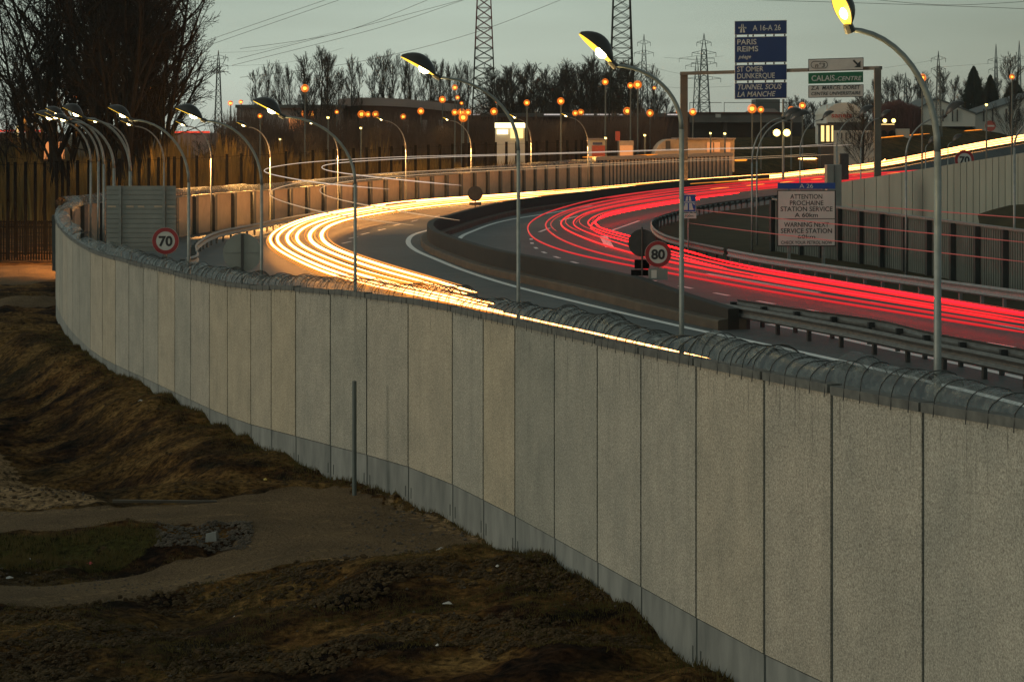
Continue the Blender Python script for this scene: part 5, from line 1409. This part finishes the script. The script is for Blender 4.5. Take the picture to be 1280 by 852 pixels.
far = [(94,122,240,185,1.9,'small orange lamp low in the left thicket'),(113,124,240,185,1.4,'tiny orange lamp right beside another in the left thicket'),(188,109,240,185,1.9,'single orange lamp high in the dark thicket'),
 (32,146,240,185,1.4,'tiny orange lamp above the yellow lit sign at the far left'),
 (288,129,380,178,2.6,'orange lamp above the low bare trees, left of a pair'),(301,127.5,380,178,2.2,'orange lamp above the low bare trees, right of a pair'),
 (325,145,300,176,2.6,'orange lamp on an orange-lit pole below a hooded head'),(381,110.5,340,165,3.0,'orange lamp high before the tall poplars'),
 (380,142,385,170,2.4,'left orange lamp over the orange-lit warehouse bay'),(390,143.5,385,170,3.0,'right orange lamp over the orange-lit warehouse bay'),(421,140,360,175,2.3,'orange lamp at the left end of the brown warehouse'),
 (452,143,385,170,3.0,'first of three orange lamps before the brown warehouse'),(460,143,385,170,2.3,'middle one of three orange lamps before the brown warehouse'),(469.5,143,385,170,3.0,'last of three orange lamps before the brown warehouse'),
 (504,146,360,172,2.3,'lone orange lamp before the right half of the brown warehouse'),(526,139,360,172,3.0,'orange lamp at the right end of the brown warehouse'),
 (553,124.5,380,170,3.4,'left orange lamp of the bright cluster by the left mast'),(568.5,109.5,380,170,3.0,'highest orange lamp of the cluster by the left mast'),(572,122,380,170,2.2,'small orange lamp inside the cluster by the left mast'),
 (577,129,340,172,2.0,'small orange lamp atop a lit pole in the cluster'),(568.5,140.5,340,172,3.0,'lower left orange lamp of the bright cluster'),(577,140.5,342,172,3.0,'lower middle orange lamp of the bright cluster'),(585,140.5,344,172,2.6,'lower right orange lamp of the bright cluster'),(579,147,330,172,3.4,'lowest orange lamp of the bright cluster'),
 (617.5,139.5,360,172,3.0,'orange lamp just right of the left lattice mast'),(621,127,360,172,1.6,'tiny orange lamp seen through the near lamp arm'),
 (658.5,128.5,330,180,2.6,'orange lamp beside the lit kiosk'),(701,126.5,320,198,3.2,'orange lamp on a pale pole left of the right lattice mast'),(719,141.5,380,172,2.3,'left of two orange lamps before the long hall'),(726,140.5,380,172,2.8,'right of two orange lamps before the long hall'),
 (756.5,102.5,340,192,3.2,'upper orange lamp on the tall pole left of the right mast'),(788,107,340,196,2.5,'left lamp on the tall pole at the right mast'),(797,106,341,196,3.0,'top right lamp on the tall pole at the right mast'),
 (818,110,400,160,1.8,'small orange lamp behind the near lamp arm'),(784,139,370,172,3.0,'orange lamp low behind the right mast'),(812.5,141.5,350,176,4.0,'large orange glow before the long hall'),
 (849,139,350,172,3.2,'orange lamp touching the left gantry post'),(866,140,345,180,3.6,'orange lamp just right of the left gantry post'),(940,136,330,186,3.6,'orange lamp under the blue sign'),(951,137,335,180,2.4,'smaller orange lamp under the right half of the blue sign'),
 (989,137,345,160,2.6,'orange lamp left of the exit sign foot'),(1003,132,350,165,3.2,'orange lamp below the left end of the exit sign'),(1152.5,97.5,320,175,3.2,'orange lamp on a reddish pole right of the gantry'),(1265,96,260,168,2.6,'orange lamp on an orange-lit pole at the right edge')]
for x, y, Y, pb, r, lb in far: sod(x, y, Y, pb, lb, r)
for x, y, Y, pb, lb in [(350,174,300,186,'pale yellow lamp low at the foot of the poplars'),(410,147,320,165,'tiny white lamp between the warehouses'),(451,160,300,172,'tiny white lamp below the three orange lamps'),(806,169,300,185,'small pale lamp right of the right lattice mast'),(757,172.5,300,190,'small pale lamp over the red and white kiosk'),(1233,131,330,155,'small white lamp between the two gable halls'),(888,166.5,300,185,'small pale lamp above the low white hall'),(906,167,300,185,'small pale lamp right of the low white hall')]:
    sod(x, y, Y, pb, lb, 1.8, halo='farw', grp='small pale lamps in the distance')
c = P(977,166,238); t = thing('floodlight_pole', XY(979,238,0), 'twin dazzling yellow floodlights on a pale pole beyond the motorway', 'floodlight')
MB().tube([XY(979,238,0), P(979,124,238)], [.16,.12], 8).build('pole', M['galv'], t)
for x_ in (971, 983.5):
    q = P(x_,166,237.6); MB().box(q+Vector((0,.25,0)), (.9,.3,.7)).build('floodlight_housing', M['head'], t); MB().ball(q, .42, 12).build('bulb', M['farw'], t, smooth=True)
# a few of the lamps also light the land around them
for x, y, Y, en in [(32,150,235,2800),(94,140,225,3200),(200,150,205,9000),(325,150,225,9000),(421,150,260,9000),(504,150,270,9000),(577,150,290,9000),(660,150,300,9000),(757,150,300,9000),(812,150,300,9000),(940,140,310,9000)]:
    ld = bpy.data.lights.new('sodium_light', 'POINT'); ld.energy = en*.32; ld.color = (1,.42,.08); ld.shadow_soft_size = .5
    o = bpy.data.objects.new('sodium_light', ld); COL.objects.link(o); o.location = P(x, 150, Y)

# ================================================================== GROUND DETAIL
mb = MB(); rr = random.Random(3)
def gpt(x, y):
    X, Y = gp(x, y); return X, Y, ground_z(X, Y)
cnt = 0
while cnt < 26000:
    x = rr.uniform(-20, 960); y = 655+205*rr.random()
    X, Y = gp(x, y)
    w_ = wallX(Y)
    if w_ is not None and X > w_-.12: continue
    if inpoly(X, Y, track_poly): continue
    dn = noise.noise(Vector((X*.5, Y*.5, 5)))+.5*noise.noise(Vector((X*2, Y*2, 8)))
    ing = inpoly(X, Y, grass_poly)
    if dn < -.05 and not ing: continue
    z = ground_z(X, Y); h = rr.uniform(.02,.07)*(1.8 if ing else 1); a = rr.uniform(0,6.28); w = .006
    lx, ly = math.cos(a)*h*.7, math.sin(a)*h*.7
    mb.add([(X-w,Y,z-.01),(X+w,Y,z-.01),(X+lx,Y+ly,z+h)], [(0,1,2)]); cnt += 1
for i in range(5000):
    x = rr.uniform(-20,210); y = rr.uniform(658,712); X, Y = gp(x, y)
    if not inpoly(X, Y, grass_poly) or noise.noise(Vector((X*1.1,Y*1.1,2))) < -.15: continue
    z = ground_z(X,Y); h = rr.uniform(.06,.16); a = rr.uniform(0,6.28)
    mb.add([(X-.012,Y,z-.01),(X+.012,Y,z-.01),(X+math.cos(a)*h*.5,Y+math.sin(a)*h*.5,z+h)], [(0,1,2)])
for i in range(9000):                 # weeds along the wall foot and bank crest
    d_ = rr.uniform(0, d_turn-8); p = at_len(d_); q = at_len(min(d_+.3, cum[-1])); u = (q-p); u.z = 0; u.normalize(); n_ = Vector((-u.y,u.x,0)); n_ = n_ if n_.x < 0 else -n_
    s = .1+rr.random()**2*1.3; X, Y = p.x+n_.x*s, p.y+n_.y*s; z = ground_z(X,Y); h = rr.uniform(.03,.13)*(1.3-s*.5); a = rr.uniform(0,6.28)
    if inpoly(X, Y, track_poly): continue
    mb.add([(X-.01,Y,z-.01),(X+.01,Y,z-.01),(X+math.cos(a)*h*.4,Y+math.sin(a)*h*.4,z+h)], [(0,1,2)])
tag(mb.build('grass', M['grass']), 'sparse rough grass and weeds on the dark soil and along the wall foot', 'grass', kind='stuff')
mb = MB()
def stone(mb, X, Y, z, r):
    vs = []; 
    for i in range(3):
        for k in range(5):
            th = 2*math.pi*k/5+i*.5; q = (.75,1,.55)[i]*r*rr.uniform(.7,1.2); vs.append((X+q*math.cos(th), Y+q*math.sin(th), z+(-.3,.25,.7)[i]*r*rr.uniform(.8,1.1)))
    mb.add(vs, [(i*5+k, i*5+(k+1)%5, (i+1)*5+(k+1)%5, (i+1)*5+k) for i in range(2) for k in range(5)]+[tuple(10+k for k in range(5))])
for i in range(2600):
    m_ = rr.random()
    if m_ < .45: x, y = rr.uniform(195,315), rr.uniform(654,678)
    elif m_ < .6: x, y = rr.uniform(430,700), rr.uniform(606,705)
    elif m_ < .72: x, y = rr.uniform(0,620), rr.uniform(700,722)
    elif m_ < .85: x, y = rr.uniform(-10,110), rr.uniform(560,640)
    else: x, y = rr.uniform(-10,900), rr.uniform(640,850)
    X, Y = gp(x, y); w_ = wallX(Y)
    if w_ is not None and X > w_-.12: continue
    stone(mb, X, Y, ground_z(X,Y), rr.uniform(.015,.06)*(1 if m_ < .6 else .6))
tag(mb.build('rubble', M['stone']), 'loose stones and rubble strewn beside the dirt track', 'rubble', kind='stuff')
mb = MB(); n_c = 0
while n_c < 9000:
    x, y = rr.uniform(-20,950), rr.uniform(430,855) if rr.random() < .35 else rr.uniform(700,855); X, Y = gp(x, y)
    w_ = wallX(Y)
    if w_ is None or X > w_-.15 or inpoly(X, Y, track_poly): continue
    if noise.noise(Vector((X*.45, Y*.45, 21)))+.4*noise.noise(Vector((X*1.7,Y*1.7,4))) < .02: n_c += .25; continue
    stone(mb, X, Y, ground_z(X,Y), rr.uniform(.02,.075)); n_c += 1
tag(mb.build('soil_clods', M['clod']), 'dark clods of turned soil scattered over the field and bank', 'soil', kind='stuff')
X, Y, z = gpt(265, 668); t = tag(MB().hexa([Vector(q)+Vector((X,Y,z)) for q in [(-.14,-.12,-.1),(.13,-.15,-.1),(.15,.12,-.1),(-.13,.15,-.1),(-.12,-.11,.15),(.10,-.12,.19),(.12,.1,.17),(-.1,.12,.12)]]).build('concrete_block', M['base']), 'pale broken concrete block in the rubble between the two arms of the track', 'concrete block')
p0, p1 = gpt(140,634), gpt(270,628)
tag(MB().beam(Vector(p0)+Vector((0,.1,.0)), Vector(p1)+Vector((0,.1,.0)), .1, .06).build('kerb_edge', M['barrier']), 'pale concrete edge where the dirt track crosses the ditch', 'kerb')
for x, y, m_, s, lb in [(113,684,'litter_r',.16,'crumpled bright red litter on the dark patch beside the track'),(37,682,'litter',.10,'small white litter in the grass patch at the left'),(12,706,'litter',.16,'flat pale litter at the left edge beside the lower track'),
    (332,602,'litter_y',.11,'small yellow litter on the bank near the wall'),(176,498,'litter',.16,'white litter on the bank below the wall at the left'),(293,761,'litter',.06,'tiny white scrap on the dark field'),(551,712,'litter',.16,'white scrap on the dark soil near the gravel'),
    (561,782,'litter',.2,'flat pale stick of debris in the middle of the field'),(771,753,'litter',.2,'white scrap close to the foot of the wall'),(547,836,'litter',.07,'tiny white scrap near the bottom edge'),(622,750,'litter',.08,'small pale scrap on the soil left of the wall')]:
    X, Y = gp(x, y); z = ground_z(X, Y); mb = MB(); s *= .6
    n = 7; vs = [(X,Y,z+.05+s*.3)]+[(X+math.cos(2*math.pi*i/n)*s*rr.uniform(.6,1.2), Y+math.sin(2*math.pi*i/n)*s*rr.uniform(.6,1.2), z+.02+rr.uniform(0,.3)*s) for i in range(n)]
    mb.add(vs, [(0,1+i,1+(i+1)%n) for i in range(n)]); tag(mb.build('litter', M[m_]), lb, 'litter', 'scattered litter')

# ================================================================== HAZE
HAZE = True
if HAZE:
    me = MB().box((0, 550, 24), (1300, 1140, 64)); hz = me.build('haze', bpy.data.materials.new('haze_air')); hz['kind'] = 'stuff'; hz['label'] = 'thin evening haze in the air'; hz['category'] = 'haze'
    m = hz.data.materials[0]; m.use_nodes = True; nt = m.node_tree; nt.nodes.clear()
    out = nt.nodes.new('ShaderNodeOutputMaterial'); pv = nt.nodes.new('ShaderNodeVolumePrincipled')
    pv.inputs['Color'].default_value = (.85,.92,.9,1); pv.inputs['Density'].default_value = .00008; pv.inputs['Anisotropy'].default_value = .2
    nt.links.new(pv.outputs[0], out.inputs['Volume'])

# ================================================================== SKY AND SUN
w = bpy.data.worlds.new('World'); scene.world = w; w.use_nodes = True; nt = w.node_tree
bg = nt.nodes['Background']; out = nt.nodes['World Output']
SUN_AZ = math.radians(252); SUN_EL = math.radians(11)
sky = nt.nodes.new('ShaderNodeTexSky'); sky.sky_type = 'NISHITA'; sky.sun_disc = False; sky.sun_elevation = SUN_EL; sky.sun_rotation = SUN_AZ
nt.links.new(sky.outputs[0], bg.inputs['Color']); bg.inputs['Strength'].default_value = .027
tc = nt.nodes.new('ShaderNodeTexCoord'); sp = nt.nodes.new('ShaderNodeSeparateXYZ'); nt.links.new(tc.outputs['Generated'], sp.inputs[0])
r = nt.nodes.new('ShaderNodeValToRGB'); e = r.color_ramp.elements
e[0].position = 0.0; e[0].color = (.43,.48,.43,1); e[1].position = 1.0; e[1].color = (.20,.24,.21,1)
a_ = e.new(.03); a_.color = (.40,.475,.42,1); a_ = e.new(.10); a_.color = (.28,.34,.29,1)
nt.links.new(sp.outputs['Z'], r.inputs['Fac'])
ns = nt.nodes.new('ShaderNodeTexNoise'); mp = nt.nodes.new('ShaderNodeMapping'); mp.inputs['Scale'].default_value = (3,3,26)
nt.links.new(tc.outputs['Generated'], mp.inputs[0]); nt.links.new(mp.outputs[0], ns.inputs['Vector']); ns.inputs['Scale'].default_value = 1.4; ns.inputs['Detail'].default_value = 4
rn = nt.nodes.new('ShaderNodeMapRange'); rn.inputs['From Min'].default_value = .3; rn.inputs['From Max'].default_value = .7; rn.inputs['To Min'].default_value = .86; rn.inputs['To Max'].default_value = 1.1
nt.links.new(ns.outputs['Fac'], rn.inputs['Value'])
ma = nt.nodes.new('ShaderNodeMapRange'); ma.inputs['From Min'].default_value = -.04; ma.inputs['From Max'].default_value = .24; ma.inputs['To Min'].default_value = 1.05; ma.inputs['To Max'].default_value = .55
nt.links.new(sp.outputs['X'], ma.inputs['Value'])
mm = nt.nodes.new('ShaderNodeMath'); mm.operation = 'MULTIPLY'; nt.links.new(rn.outputs['Result'], mm.inputs[0]); nt.links.new(ma.outputs['Result'], mm.inputs[1])
bg2 = nt.nodes.new('ShaderNodeBackground'); nt.links.new(r.outputs[0], bg2.inputs['Color']); nt.links.new(mm.outputs[0], bg2.inputs['Strength'])
ad = nt.nodes.new('ShaderNodeAddShader'); nt.links.new(bg.outputs[0], ad.inputs[0]); nt.links.new(bg2.outputs[0], ad.inputs[1]); nt.links.new(ad.outputs[0], out.inputs['Surface'])
sl_ = bpy.data.lights.new('sun', 'SUN'); sl_.energy = .55; sl_.angle = math.radians(12); sl_.color = (1,.93,.78)
so = bpy.data.objects.new('sun', sl_); COL.objects.link(so)
# sun rotation in the sky texture turns clockwise from +Y; light comes from there
dirv = Vector((math.sin(SUN_AZ)*math.cos(SUN_EL), math.cos(SUN_AZ)*math.cos(SUN_EL), math.sin(SUN_EL)))
so.rotation_euler = dirv.to_track_quat('Z', 'Y').to_euler()

# ================================================================== CAMERA
cam = bpy.data.cameras.new('camera'); co = bpy.data.objects.new('camera', cam); COL.objects.link(co); scene.camera = co
co.location = (0,0,CAMZ); co.rotation_euler = (math.pi/2,0,0)
cam.sensor_width = 36; cam.lens = 36*F/1280; cam.shift_y = -(426-HY)/1280; cam.clip_start = .5; cam.clip_end = 12000
vs_ = scene.view_settings; vs_.view_transform = 'Standard'; vs_.look = 'None'; vs_.gamma = 1; vs_.exposure = 0; vs_.use_curve_mapping = False
scene.cycles.max_bounces = 6; scene.cycles.transparent_max_bounces = 24; scene.cycles.volume_bounces = 0
